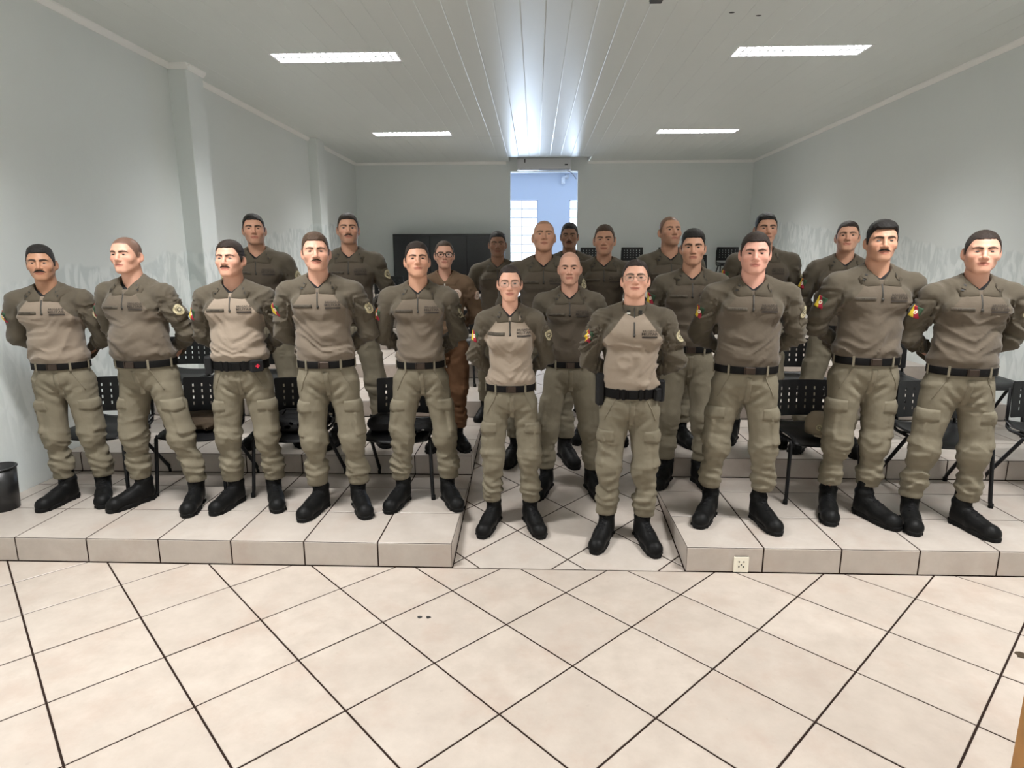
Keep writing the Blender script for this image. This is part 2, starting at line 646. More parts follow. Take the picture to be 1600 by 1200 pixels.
def tile_mb(mb, poly, th=0.0045, g=0.0042, fr=lambda x, y, z: (x, y, z)):
    p = inset(poly, g)
    if len(p) < 3 or area(p) < 2e-4:
        return False
    q = inset(p, 0.0016)
    if len(q) != len(p):
        q = p
    r0 = [fr(x, y, -th) for x, y in p]
    r1 = [fr(x, y, -0.0014) for x, y in p]
    r2 = [fr(x, y, 0.0) for x, y in q]
    mb.loft([r0, r1, r2], False, True)
    return True


# ---- floor: diagonal tiles
floor = MB().box(XL - 0.1, XR + 0.1, YF, Y0 + 0.02, -0.12, -0.0024).obj('floor', M['grout'])
tag(floor, 'cream tiled floor laid diagonally with dark grout lines', None, None, 'structure')
U0, V0 = 0.2672, 0.3014
S2 = math.sqrt(0.5)
rest = MB()
full_tile = None
for i in range(-12, 16):
    for j in range(-16, 8):
        cs = [((a + b) * S2, (a - b) * S2) for a, b in [((i + U0) * T, (j + V0) * T), ((i + U0) * T, (j + 1 + V0) * T),
                                                    ((i + 1 + U0) * T, (j + 1 + V0) * T), ((i + 1 + U0) * T, (j + V0) * T)]]
        if area(cs) < 0:
            cs = cs[::-1]
        p = clip_rect(cs, XL, XR, YF, Y0)
        if len(p) < 3 or area(p) < 1e-3:
            continue
        cx, cy = sum(q[0] for q in cs) / 4, sum(q[1] for q in cs) / 4
        if cy < 0.9 or abs(cx - 0.1) > 1.2 + cy * 1.05:
            tile_mb(rest, p)
        elif abs(area(p) - T * T) < 1e-5:
            if full_tile is None:
                mb = MB()
                tile_mb(mb, [(x - cx, y - cy) for x, y in cs])
                full_tile = mb.mesh('tile', M['floor_tile'])
            obj('tile', full_tile, floor, loc=(cx, cy, random.uniform(-0.0006, 0.0006)))
        else:
            mb = MB()
            if tile_mb(mb, p):
                mb.obj('tile', M['floor_tile'], floor)
tag(rest.obj('tile_field', M['floor_tile'], floor), kind='stuff')

# ---- aisle ramp between the tiers: diagonal tiles on the slope
SLA = math.atan(SL)
ramp_len = NT * TD / math.cos(SLA)


def rfr(x, s, h):
    return (x, Y0 + s * math.cos(SLA) - h * math.sin(SLA), s * math.sin(SLA) + h * math.cos(SLA))


mb = MB()
pr = [rfr(XA, 0, -0.0024), rfr(XB, 0, -0.0024), rfr(XB, ramp_len, -0.0024), rfr(XA, ramp_len, -0.0024)]
mb.add(pr + [(p[0], p[1], -0.1) for p in pr], [(0, 1, 2, 3), (0, 4, 5, 1), (1, 5, 6, 2), (2, 6, 7, 3), (3, 7, 4, 0), (7, 6, 5, 4)])
ramp = mb.obj('floor_ramp', M['grout'])
tag(ramp, 'sloping centre aisle with diagonal cream tiles between the tiers', None, None, 'structure')
rest = MB()
rx0, rs0 = 0.20, 0.10
for i in range(-14, 40):
    for j in range(-40, 14):
        cs = []
        for a, b in [(i, j), (i, j + 1), (i + 1, j + 1), (i + 1, j)]:
            cs.append((rx0 + (a + b) * T * S2, rs0 + (a - b) * T * S2))
        if area(cs) < 0:
            cs = cs[::-1]
        p = clip_rect(cs, XA, XB, 0.0, ramp_len)
        if len(p) < 3 or area(p) < 1e-3:
            continue
        if sum(q[1] for q in cs) / 4 < 3.2:
            m1 = MB()
            if tile_mb(m1, p, fr=rfr):
                m1.obj('tile', M['step_tile'], ramp)
        else:
            tile_mb(rest, p, fr=rfr)
tag(rest.obj('tile_field', M['step_tile'], ramp), kind='stuff')
landing = MB().box(XA - 0.3, XB + 0.3, Y0 + NT * TD, YB + 4.2, 0.6, NT * TH - 0.001).obj('floor_landing', M['step_tile'])
tag(landing, 'tiled landing in the doorway at the top of the aisle', None, None, 'structure')

# ---- tiers left and right of the aisle
for n in range(1, NT + 1):
    ya = Y0 + (n - 1) * TD
    yb = Y0 + n * TD if n < NT else YB
    zt = n * TH
    for side in (-1, 1):
        x0, x1 = (XL, XA) if side < 0 else (XB, XR)
        g = 0.0026
        base = MB().box(x0 + (0 if side < 0 else g), x1 - (g if side < 0 else 0), ya + g, yb + (g if n < NT else 0), -0.1, zt - g).obj('floor_tier', M['grout'])
        nm = ['first', 'second', 'third', 'fourth', 'fifth', 'sixth', 'seventh', 'topmost'][n - 1]
        tag(base, '%s tiled seating tier on the %s of the aisle' % (nm, 'left' if side < 0 else 'right'), None, None, 'structure')
        rest = MB()
        edge = x1 if side < 0 else x0
        ncol = int(math.ceil((x1 - x0) / T))
        cols = []
        for c in range(ncol):
            a, b = edge + side * c * T, edge + side * (c + 1) * T
            lo, hi = max(min(a, b), x0), min(max(a, b), x1)
            if hi - lo > 0.02:
                cols.append((lo, hi))
        nrow = int(math.ceil((yb - ya - 0.03) / T))
        for (lo, hi) in cols:
            for rr in range(nrow):
                a, b = ya + rr * T, min(ya + (rr + 1) * T, yb)
                tgt = MB() if n <= 3 else rest
                if tile_mb(tgt, [(lo, a), (hi, a), (hi, b), (lo, b)], fr=lambda x, y, h: (x, y, zt + h)) and n <= 3:
                    tgt.obj('tile', M['step_tile'], base)
            tgt = MB() if n <= 3 else rest
            z0 = (n - 1) * TH
            if tile_mb(tgt, [(lo, z0), (hi, z0), (hi, zt - 0.001), (lo, zt - 0.001)], fr=lambda x, z, h: (x, ya - h, z)) and n <= 3:
                tgt.obj('riser_tile', M['step_tile'], base)
        # faces towards the aisle, cut off by the ramp
        for rr in range(nrow):
            a, b = ya + rr * T, min(ya + (rr + 1) * T, yb)
            if ramp_z(a) > zt - 0.004:
                continue
            poly = [(a, ramp_z(a)), (b, min(ramp_z(b), zt - 0.002)), (b, zt - 0.001), (a, zt - 0.001)]
            tgt = MB() if n <= 3 else rest
            ok = tile_mb(tgt, poly, fr=(lambda y, z, h: (x1 + h, y, z)) if side < 0 else (lambda y, z, h: (x0 - h, y, z)))
            if ok and n <= 3:
                tgt.obj('side_tile', M['step_tile'], base)
        if rest.v:
            tag(rest.obj('tile_field', M['step_tile'], base), kind='stuff')

# ---- walls
tag(MB().box(XL - 0.2, XL, YF, YB + 0.2, -0.1, ZC + 0.5).obj('wall_left', M['wall']), 'pale painted left wall with patched plaster', None, None, 'structure')
tag(MB().box(XR, XR + 0.2, YF, YB + 0.2, -0.1, ZC + 0.5).obj('wall_right', M['wall']), 'pale painted right wall with brushed filler patches', None, None, 'structure')
tag(MB().box(XL - 0.2, XR + 0.2, YF - 0.2, YF, -0.1, ZC + 0.5).obj('wall_front', M['wall']), 'painted wall behind the camera', None, None, 'structure')
DX0, DX1, DZ = -0.50, 0.838, 3.43
mb = MB()
mb.box(XL, DX0, YB, YB + 0.18, -0.1, ZC + 0.5).box(DX1, XR, YB, YB + 0.18, -0.1, ZC + 0.5).box(DX0, DX1, YB, YB + 0.18, DZ, ZC + 0.5)
tag(mb.obj('wall_back', M['wall']), 'grey-green back wall with a tall central opening', None, None, 'structure')
for y0, y1, px in ((6.42, 6.74, -3.42), (10.22, 10.56, -3.45)):
    p = MB().box(XL - 0.01, px, y0, y1, 0, ZC, 0.006).obj('pillar', M['wall'])
    tag(p, 'painted wall pillar, %s of the two' % ('nearer' if y0 < 8 else 'farther'), None, None, 'structure')


def cornice(name, pts_fn, label):
    """small cove along the ceiling; profile swept from a to b"""
    prof = [(0, 0), (0.0, -0.050), (0.012, -0.050), (0.040, -0.014), (0.040, 0.0)]
    a, b, nrm = pts_fn
    rings = []
    for p in (a, b):
        rings.append([(p[0] + nrm[0] * d, p[1] + nrm[1] * d, ZC + z) for d, z in prof])
    tag(MB().loft(rings, True, True).obj(name, M['trim']), label, None, None, 'structure')


cornice('trim_1', ((XL, YF), (XL, 6.42), (1, 0)), 'white cornice along the left wall, near run')
cornice('trim_2', ((XL, 6.74), (XL, 10.22), (1, 0)), 'white cornice along the left wall between the pillars')
cornice('trim_3', ((XL, 10.56), (XL, YB), (1, 0)), 'white cornice along the left wall behind the far pillar')
cornice('trim_4', ((XR, YF), (XR, YB), (-1, 0)), 'white cornice along the right wall')
cornice('trim_5', ((XL, YB), (-0.58, YB), (0, -1)), 'white cornice on the back wall left of the doorway')
cornice('trim_6', ((1.02, YB), (XR, YB), (0, -1)), 'white cornice on the back wall right of the doorway')
cornice('trim_7', ((-3.42, 6.42), (-3.42, 6.74), (1, 0)), 'white cornice on the nearer pillar side')
cornice('trim_8', ((XL, 6.42), (-3.39, 6.42), (0, -1)), 'white cornice on the nearer pillar front')

# ---- ceiling: PVC planks, cut around the luminaires
ceil = MB().box(XL - 0.1, XR + 0.1, YF, YB - 0.55, ZC + 0.16, ZC + 0.2).obj('ceiling', M['void'])
tag(ceil, 'white plastic plank ceiling with lengthwise joints', None, None, 'structure')
PW = 0.1964
LX = (-2.48, -2.48 + 22 * PW)
LUM = [(lx, y) for y in (-1.23, 2.47, 6.17, 9.87) for lx in LX]
LW, LD = 6 * PW, 0.275
NOTCH = (-0.58, 1.02, 12.3)
k0 = int(math.floor((XL + 2.48) / PW))
k1 = int(math.ceil((XR + 2.48) / PW))
for k in range(k0, k1):
    a, b = max(-2.48 + k * PW, XL), min(-2.48 + (k + 1) * PW, XR)
    if b - a < 0.01:
        continue
    mid = (a + b) / 2
    cuts = sorted([(y, y + LD) for lx, y in LUM if lx < mid < lx + LW])
    end = NOTCH[2] if NOTCH[0] < mid < NOTCH[1] else YB
    segs = []
    s = YF
    for c0, c1 in cuts:
        segs.append((s, c0))
        s = c1
    segs.append((s, end))
    out = []
    for s0, s1 in segs:
        if s0 < 10.26 < s1 - 0.1:
            out += [(s0, 10.26), (10.264, s1)]
        else:
            out.append((s0, s1))
    for s0, s1 in out:
        dz = random.uniform(-0.0006, 0.0006)
        c = 0.006
        z = ZC + dz
        rings = []
        for y in (s0, s1):
            rings.append([(a + 0.0002, y, z + 0.010), (a + 0.0002, y, z + 0.0022), (a + c, y, z), (b - c, y, z),
                          (b - 0.0002, y, z + 0.0022), (b - 0.0002, y, z + 0.010)])
        MB().loft(rings, True, True).obj('plank', M['plank'], ceil)
# closing boards of the notch above the doorway
mb = MB()
mb.box(NOTCH[0] - 0.02, NOTCH[0], 12.3, YB, ZC, ZC + 0.45).box(NOTCH[1], NOTCH[1] + 0.02, 12.3, YB, ZC, ZC + 0.45)
mb.box(NOTCH[0], NOTCH[1], 12.28, 12.30, ZC + 0.01, ZC + 0.45).box(NOTCH[0] - 0.02, NOTCH[1] + 0.02, 12.28, YB, ZC + 0.43, ZC + 0.45)
mb.obj('notch_lining', M['wall'], ceil)


# ---- recessed louvre luminaires, each with its own lamp
def luminaire(x0, y0, label, seen):
    root = empty('ceiling_light', (x0 + LW / 2, y0 + LD / 2, ZC))
    tag(root, label, 'light', 'recessed louvre lights in the ceiling')
    hw, hd = LW / 2, LD / 2
    m1 = MB()
    t = 0.006
    m1.box(-hw, hw, -hd, -hd + t, 0, 0.10).box(-hw, hw, hd - t, hd, 0, 0.10)
    m1.box(-hw, -hw + t, -hd, hd, 0, 0.10).box(hw - t, hw, -hd, hd, 0, 0.10).box(-hw, hw, -hd, hd, 0.10, 0.106)
    m1.obj('housing', M['lum_white'], root)
    f = MB()
    w = 0.014
    f.box(-hw - w, hw + w, -hd - w, -hd, -0.004, 0.0).box(-hw - w, hw + w, hd, hd + w, -0.004, 0.0)
    f.box(-hw - w, -hw, -hd, hd, -0.004, 0.0).box(hw, hw + w, -hd, hd, -0.004, 0.0)
    f.obj('rim', M['lum_white'], root)
    if seen:
        # one blade mesh per slat position, each its own part
        bme = MB().loft([[(-0.002, y, 0.045), (0.002, y, 0.045), (0.007, y, 0.004), (-0.007, y, 0.004)] for y in (-hd + t, hd - t)], True, True).mesh('cross_blade', M['louver'])
        for i in range(1, 16):
            obj('cross_blade', bme, root, loc=(-hw + i * LW / 16, 0, 0))
        rm = MB().loft([[(x, -0.004, 0.05), (x, 0.004, 0.05), (x, 0.014, 0.003), (x, -0.014, 0.003)] for x in (-hw + t, hw - t)], True, True)
        rm.obj('centre_reflector', M['louver'], root)
    L = bpy.data.lights.new('fluorescent_lamp', 'AREA')
    L.shape = 'RECTANGLE'
    L.size = LW - 0.06
    L.size_y = LD - 0.05
    L.energy = LAMP_W
    L.color = LAMP_COL
    L.spread = R(128)
    lo = bpy.data.objects.new('fluorescent_lamp', L)
    link(lo, root)
    lo.location = (0, 0, 0.092)


for lx, y in LUM:
    sd = 'left' if lx < 0 else 'right'
    if y > 9:
        lb = 'recessed louvre ceiling light, farther one on the %s' % sd
    elif y > 5:
        lb = 'recessed louvre ceiling light, nearer one on the %s' % sd
    else:
        lb = 'recessed louvre ceiling light above the %s of the front floor' % sd if y > 0 else 'recessed louvre ceiling light behind the camera on the %s' % sd
    luminaire(lx, y, lb, y > 5)

# ---- ceiling fittings
br = empty('ceiling_bracket', (0.885, 5.06, ZC))
tag(br, 'small black mounting bracket on the ceiling near the top edge', 'bracket')
MB().box(-0.05, 0.05, -0.05, 0.05, -0.006, 0.0, 0.002).obj('plate', M['dark_plastic'], br)
MB().box(-0.045, 0.045, -0.03, 0.06, -0.016, -0.006, 0.003).obj('arm', M['dark_plastic'], br)
for q, (sx, sy) in enumerate(((1.52, 5.36), (1.75, 5.43))):
    h = MB().lathe([(0.012, -0.002), (0.016, 0.0005), (0.010, 0.002)], 10).obj('ceiling_screw', M['hole'], loc=(sx, sy, ZC))
    h.scale = (1.6, 0.9, 1)
    tag(h, 'dark screw hole in the ceiling, %s of two' % ('left' if q == 0 else 'right'), 'screw')

# ---- far room beyond the doorway
FX0, FX1, FY = -3.0, 3.4, 16.6
FZ = NT * TH
FC = 3.86
WZ0, WZ1 = 1.45, 3.22
mb = MB()
mb.box(FX0 - 0.15, FX0, YB + 0.18, FY, FZ, FC).box(FX1, FX1 + 0.15, YB + 0.18, FY, FZ, FC)
tag(mb.obj('wall_far_sides', M['far_wall']), 'side walls of the bright room beyond the doorway', None, None, 'structure')
wins = [(-1.15, 0.06), (0.87, 2.07)]
mb = MB()
xs_ = [FX0] + [v for w in wins for v in w] + [FX1]
for a in range(0, len(xs_), 2):
    mb.box(xs_[a], xs_[a + 1], FY, FY + 0.15, FZ, FC)
for a, b in wins:
    mb.box(a, b, FY, FY + 0.15, FZ, WZ0).box(a, b, FY, FY + 0.15, WZ1, FC)
tag(mb.obj('wall_far', M['far_wall']), 'pale blue wall with windows seen through the doorway', None, None, 'structure')
tag(MB().box(FX0 - 0.15, FX1 + 0.15, YB + 0.18, FY + 0.15, FC, FC + 0.1).obj('ceiling_far', M['far_wall']), 'white ceiling of the room beyond the doorway', None, None, 'structure')
tag(MB().box(FX0 - 0.15, FX1 + 0.15, YB + 0.18, FY + 0.15, FZ - 0.1, FZ - 0.002).obj('floor_far', M['step_tile']), 'floor of the room beyond the doorway', None, None, 'structure')
for wi, (a, b) in enumerate(wins):
    wr = empty('window_%d' % (wi + 1), ((a + b) / 2, FY + 0.06, WZ0))
    tag(wr, 'bright gridded steel window in the far room, %s one' % ('left' if wi == 0 else 'right'), None, None, 'structure')
    W = b - a
    Hh = WZ1 - WZ0
    fr = MB()
    t = 0.025
    fr.box(-W / 2, W / 2, -0.02, 0.02, 0, t).box(-W / 2, W / 2, -0.02, 0.02, Hh - t, Hh)
    fr.box(-W / 2, -W / 2 + t, -0.02, 0.02, 0, Hh).box(W / 2 - t, W / 2, -0.02, 0.02, 0, Hh)
    fr.obj('window_frame', M['window_frame'], wr)
    nr, nc = 8, 3
    ph, pw = Hh / nr, W / nc
    bar = MB().box(-W / 2, W / 2, -0.012, 0.012, -0.009, 0.009).mesh('bar', M['window_frame'])
    for r_ in range(1, nr):
        obj('bar', bar, wr, loc=(0, 0, r_ * ph))
    vb = MB().box(-0.010, 0.010, -0.012, 0.012, 0, Hh).mesh('mullion', M['window_frame'])
    for c_ in range(1, nc):
        obj('mullion', vb, wr, loc=(-W / 2 + c_ * pw, 0, 0))
    pane = MB().box(-pw / 2 + 0.008, pw / 2 - 0.008, -0.002, 0.002, -ph / 2 + 0.008, ph / 2 - 0.008).mesh('pane', M['glass'])
    for r_ in range(nr):
        for c_ in range(nc):
            obj('pane', pane, wr, loc=(-W / 2 + (c_ + 0.5) * pw, 0, (r_ + 0.5) * ph))
    L = bpy.data.lights.new('daylight', 'AREA')
    L.shape = 'RECTANGLE'
    L.size = W
    L.size_y = Hh
    L.energy = DAY_W
    L.color = DAY_COL
    lo = bpy.data.objects.new('daylight', L)
    link(lo)
    lo.location = ((a + b) / 2, FY + 0.35, (WZ0 + WZ1) / 2)
    lo.rotation_euler = (R(-90), 0, 0)

# ---- air curtain above the doorway, its cable, the camera in the far room
ac = empty('air_curtain', (0.165, YB, 3.44))
tag(ac, 'white air curtain unit above the doorway', 'air curtain')
prof = [(0, 0.0), (-0.16, 0.0), (-0.20, 0.035), (-0.205, 0.20), (-0.17, 0.25), (0, 0.25)]
MB().loft([[(x, y, z) for y, z in prof] for x in (-0.52, 0.52)], True, True).obj('casing', M['ac'], ac)
MB().box(-0.50, 0.50, -0.17, -0.05, -0.004, 0.0).obj('outlet_grille', M['dark_plastic'], ac)
MB().box(0.40, 0.46, -0.209, -0.200, 0.075, 0.10, 0.002).obj('control_panel', M['dark_plastic'], ac)
MB().box(-0.385, -0.365, -0.2095, -0.20, 0.13, 0.20).obj('label_strip', M['dark_plastic'], ac)
cbl = [(0.55 + 0.25 * (i / 10) ** 0.7, YB - 0.04, 3.44 - 0.16 * (i / 10) ** 1.8) for i in range(11)]
tag(MB().tube(cbl, 0.008, 6).obj('power_cable', M['window_frame'], smooth=True), 'grey cable hanging from the air curtain to the door jamb', 'cable')
cc = empty('security_camera', (0.70, FY - 0.02, 3.76))
tag(cc, 'white security camera on the far room wall', 'camera')
MB().lathe([(0.06, -0.02), (0.06, 0.02), (0.02, 0.03)], 16).obj('mount', M['lum_white'], cc, rot=(R(90), 0, 0), loc=(0.1, 0, 0.03), smooth=True)
MB().tube([(0.1, -0.02, 0.03), (0.05, -0.12, 0.02), (0, -0.14, 0.0)], 0.022, 8).obj('arm', M['lum_white'], cc, smooth=True)
MB().box(-0.045, 0.045, -0.20, -0.05, -0.16, 0.0, 0.012).obj('camera_body', M['lum_white'], cc)

# ---- socket on the first right riser
so = empty('power_outlet', (1.172, Y0 - 0.001, 0.052))
tag(so, 'cream power outlet on the right front riser', 'outlet')
MB().box(-0.042, 0.042, -0.007, 0.0, -0.048, 0.048, 0.003).obj('cover_plate', M['outlet'], so)
for dx, dz in ((-0.013, -0.008), (0.013, -0.008), (0, 0.004), (-0.013, 0.022), (0.013, 0.022)):
    MB().lathe([(0.004, 0), (0.004, 0.002)], 8).obj('pin_hole', M['hole'], so, loc=(dx, -0.0075, dz - 0.005), rot=(R(90), 0, 0))

# ---- wooden lectern whose edge enters the frame at lower right
le = empty('lectern', (1.672, 1.38, 0))
tag(le, 'varnished wooden lectern at the lower right edge', 'lectern')
MB().box(-0.30, 0.30, -0.22, 0.22, 0, 0.07, 0.004).obj('plinth', M['wood'], le)
MB().box(-0.29, -0.265, -0.21, 0.21, 0.07, 1.0, 0.002).obj('side_panel', M['wood'], le)
MB().box(0.265, 0.29, -0.21, 0.21, 0.07, 1.0, 0.002).obj('side_panel', M['wood'], le)
MB().box(-0.265, 0.265, 0.18, 0.205, 0.07, 1.0, 0.002).obj('front_panel', M['wood'], le)
MB().box(-0.32, 0.32, -0.24, 0.24, 1.0, 1.03, 0.004).obj('top', M['wood'], le)

# ---- scraps on the floor, bin
for q, (x, y, lb) in enumerate(((-0.565, 2.772, 'tiny black scrap on a front floor tile, left of a pair'),
                                (-0.522, 2.772, 'tiny black scrap on a front floor tile, right of a pair'),
                                (2.19, 2.563, 'small dark scrap on the floor at the right edge'))):
    s_ = 0.011 if q < 2 else 0.03
    s = MB().loft([[(s_ * math.cos(a) * (1 + 0.35 * math.sin(3 * a + q)), s_ * 0.8 * math.sin(a), z) for a in [k * math.pi / 5 for k in range(10)]] for z in (0.0, 0.003)], True, True)
    tag(s.obj('scrap', M['hole'] if q < 2 else M['bag_brown'], loc=(x, y, 0.0005)), lb, 'scrap')
bn = empty('waste_bin', (-3.475, 3.70, TH))
tag(bn, 'black waste bin on the first tier at the left edge', 'bin')
MB().lathe([(0.088, 0.0), (0.10, 0.28), (0.094, 0.28), (0.083, 0.012)], 28).obj('bucket', M['dark_plastic'], bn, smooth=True)
MB().tube([(0.102 * math.cos(a), 0.102 * math.sin(a), 0.28) for a in [2 * math.pi * k / 28 for k in range(28)]], 0.006, 6, closed=True).obj('rim', M['dark_plastic'], bn, smooth=True)

# ---- large black panel by the back wall
bp_ = empty('black_cabinet', (-1.70, YB - 0.24, NT * TH))
tag(bp_, 'wide low black cabinet against the back wall left of the doorway', 'cabinet')
MB().box(-1.10, 1.10, -0.2, 0.22, 0.04, 1.02, 0.006).obj('carcass', M['black_panel'], bp_)
for k in range(3):
    MB().box(-1.085 + k * 0.725, -1.085 + k * 0.725 + 0.715, -0.216, -0.199, 0.07, 0.985, 0.004).obj('door', M['black_panel'], bp_)
MB().box(-1.08, 1.08, -0.18, 0.2, 0.0, 0.04).obj('plinth', M['black_panel'], bp_)

# ================================================================= CHAIRS
import bmesh


def grid_shell(us, vs, fn, holes, thick):
    """thick sheet over the grid us x vs with cells in holes left open"""
    nu, nv = len(us), len(vs)
    bm = bmesh.new()
    V = [[bm.verts.new(fn(u, v)) for v in vs] for u in us]
    for i in range(nu - 1):
        for j in range(nv - 1):
            if (i, j) not in holes:
                bm.faces.new((V[i][j], V[i + 1][j], V[i + 1][j + 1], V[i][j + 1]))
    for v in [v for v in bm.verts if not v.link_faces]:
        bm.verts.remove(v)
    bmesh.ops.recalc_face_normals(bm, faces=bm.faces)
    bmesh.ops.solidify(bm, geom=bm.faces[:], thickness=thick)
    me = bpy.data.meshes.new('shell')
    bm.to_mesh(me)
    bm.free()
    return me


def make_chair_meshes():
    out = {}
    hw = 0.212
    us = [-hw, -hw * 0.97]
    nslot = 6
    for k in range(nslot):
        c = -0.15 + k * 0.30 / (nslot - 1)
        us += [c - 0.0055, c + 0.0055]
    us += [hw * 0.97, hw]
    vs = [0.0, 0.008]
    for k in range(4):
        c = 0.062 + k * 0.045
        vs += [c - 0.011, c + 0.011]
    vs += [0.247, 0.255]
    holes = {(2 + 2 * a, 2 + 2 * b) for a in range(nslot) for b in range(4)}
    def fb(u, v):
        k = abs(u) / hw
        zz = v
        if k > 0.98:
            zz = 0.012 + v * (0.231 / 0.255)
        return (u, 0.185 - 0.040 * k * k + 0.09 * (v - 0.12) * 0.8, 0.50 + zz)
    me = grid_shell(us, vs, fb, holes, 0.006)
    me.materials.append(M['chair_plastic'])
    out['backrest'] = me
    us = [-0.212 + 0.424 * k / 12 for k in range(13)]
    vs = [-0.235, -0.225, -0.19, -0.12, -0.04, 0.04, 0.12, 0.17, 0.185]
    def fs(u, v):
        k = abs(u) / 0.212
        z = 0.430 + 0.016 * k ** 3 - 0.006 * math.cos(k * 1.5)
        if v < -0.15:
            z -= (v + 0.15) ** 2 * 5.0
        if v > 0.12:
            z += (v - 0.12) * 0.5
        return (u, v, z)
    me = grid_shell(us, vs, fs, set(), 0.007)
    me.materials.append(M['chair_plastic'])
    me.polygons.foreach_set('use_smooth', [True] * len(me.polygons))
    out['seat'] = me
    for s in (-1, 1):
        out['front_leg', s] = MB().tube([(s * 0.245, -0.25, 0.0), (s * 0.240, -0.245, 0.05), (s * 0.226, -0.215, 0.40), (s * 0.222, -0.20, 0.418)], 0.0125, 8).mesh('leg', M['chair_metal'], True)
        out['rear_leg', s] = MB().tube([(s * 0.245, 0.25, 0.0), (s * 0.242, 0.235, 0.05), (s * 0.224, -0.06, 0.405)], 0.0125, 8).mesh('leg', M['chair_metal'], True)
        out['post', s] = MB().tube([(s * 0.205, -0.20, 0.412), (s * 0.205, 0.12, 0.412), (s * 0.205, 0.16, 0.43), (s * 0.203, 0.178, 0.50), (s * 0.198, 0.195, 0.70)], 0.0115, 8).mesh('back_post', M['chair_metal'], True)
        out['foot', s] = MB().tube([(0, 0, 0.0), (0, 0, 0.03)], 0.0155, 8).mesh('rubber_foot', M['sole'], True)
    out['rail'] = MB().tube([(-0.222, -0.16, 0.408), (0.222, -0.16, 0.408)], 0.010, 8).tube([(-0.205, 0.08, 0.408), (0.205, 0.08, 0.408)], 0.010, 8).mesh('seat_rail', M['chair_metal'], True)
    return out


CH = make_chair_meshes()


def chair(x, y, z, rz, label, group):
    r = empty('chair', (x, y, z), R(rz))
    tag(r, label, 'chair', group)
    obj('backrest', CH['backrest'], r)
    obj('seat', CH['seat'], r)
    obj('seat_rail', CH['rail'], r)
    for s in (-1, 1):
        a = obj('leg', CH['front_leg', s], r)
        obj('rubber_foot', CH['foot', s], a, loc=(s * 0.245, -0.25, 0))
        b = obj('leg', CH['rear_leg', s], r)
        obj('rubber_foot', CH['foot', s], b, loc=(s * 0.245, 0.25, 0))
        obj('back_post', CH['post', s], r)
    return r


G1, G2, G3, G8 = 'chairs on the first tier', 'chairs on the second tier', 'chairs on the middle tiers', 'chairs along the back wall'
CHAIRS = [
    (-3.035, 4.19, 1, 0, 'black plastic chair behind the leftmost person with a moustache', G1),
    (-2.35, 4.19, 1, 0, 'black chair holding a dark folded jacket between the shaved-head person and the red-cross belt person', G1),
    (-1.675, 4.19, 1, 0, 'black chair behind the fourth person from the left', G1),
    (-0.925, 4.19, 1, 0, 'black chair with a black bag behind the front-row person left of the aisle', G1),
    (1.90, 4.19, 1, 2, 'black chair holding a khaki cap on the right of the aisle', G1),
    (2.74, 4.17, 1, -3, 'black perforated chair between the two rightmost people', G1),
    (3.52, 4.17, 1, -6, 'black chair cut off by the right edge of the photo, first tier', G1),
    (-3.12, 5.36, 2, 0, 'black perforated chair on the second tier beside the left wall', G2),
    (-2.40, 5.36, 2, 3, 'black chair behind the tall second-row person at left', G2),
    (2.28, 5.34, 2, -2, 'black chair on the second tier left of the second-row person at right', G2),
    (3.02, 5.34, 2, -4, 'black chair on the second tier behind the rightmost pair of people', G2),
    (3.78, 5.32, 2, -6, 'black chair on the second tier beside the right wall', G2),
    (-0.86, 6.50, 3, 0, 'black chair on the third tier just left of the aisle', G3),
    (-2.10, 8.80, 5, 0, 'dark chair back seen left of the brown-jacket person', G3),
    (-0.80, 8.80, 5, 0, 'dark chair back seen between the brown-jacket person and the person beside the door', G3),
    (1.10, 12.35, 8, 0, 'black chair against the back wall, nearest right of the doorway', G8),
    (1.90, 12.35, 8, 0, 'black chair against the back wall, second right of the doorway', G8),
    (2.62, 12.35, 8, 0, 'black chair against the back wall behind the person looking right', G8),
    (3.05, 11.2, 7, 50, 'black chair turned sideways near the back right', G3),
    (3.75, 12.35, 8, 0, 'black chair against the back wall nearest the right corner', G8),
]
for (x, y, n, rz, lb, gp) in CHAIRS:
    chair(x, y, n * TH, rz, lb, gp)


# ================================================================= SDF TOOLKIT (numpy)
_rng = np.random.RandomState(3)
_NT = _rng.rand(32, 32, 32).astype(np.float32)


def vnoise(x, y, z):
    """smooth value noise in 0..1"""
    xi, yi, zi = np.floor(x).astype(np.int32), np.floor(y).astype(np.int32), np.floor(z).astype(np.int32)
    fx, fy, fz = x - xi, y - yi, z - zi
    fx, fy, fz = fx * fx * (3 - 2 * fx), fy * fy * (3 - 2 * fy), fz * fz * (3 - 2 * fz)
    x0, y0, z0 = xi & 31, yi & 31, zi & 31
    x1, y1, z1 = (x0 + 1) & 31, (y0 + 1) & 31, (z0 + 1) & 31
    a = _NT[x0, y0, z0] * (1 - fx) + _NT[x1, y0, z0] * fx
    b = _NT[x0, y1, z0] * (1 - fx) + _NT[x1, y1, z0] * fx
    c = _NT[x0, y0, z1] * (1 - fx) + _NT[x1, y0, z1] * fx
    d = _NT[x0, y1, z1] * (1 - fx) + _NT[x1, y1, z1] * fx
    return (a * (1 - fy) + b * fy) * (1 - fz) + (c * (1 - fy) + d * fy) * fz


def ell(X, Y, Z, c, r):
    x, y, z = (X - c[0]) / r[0], (Y - c[1]) / r[1], (Z - c[2]) / r[2]
    k0 = np.sqrt(x * x + y * y + z * z) + 1e-9
    k1 = np.sqrt((x / r[0]) ** 2 + (y / r[1]) ** 2 + (z / r[2]) ** 2) + 1e-9
    return k0 * (k0 - 1) / k1


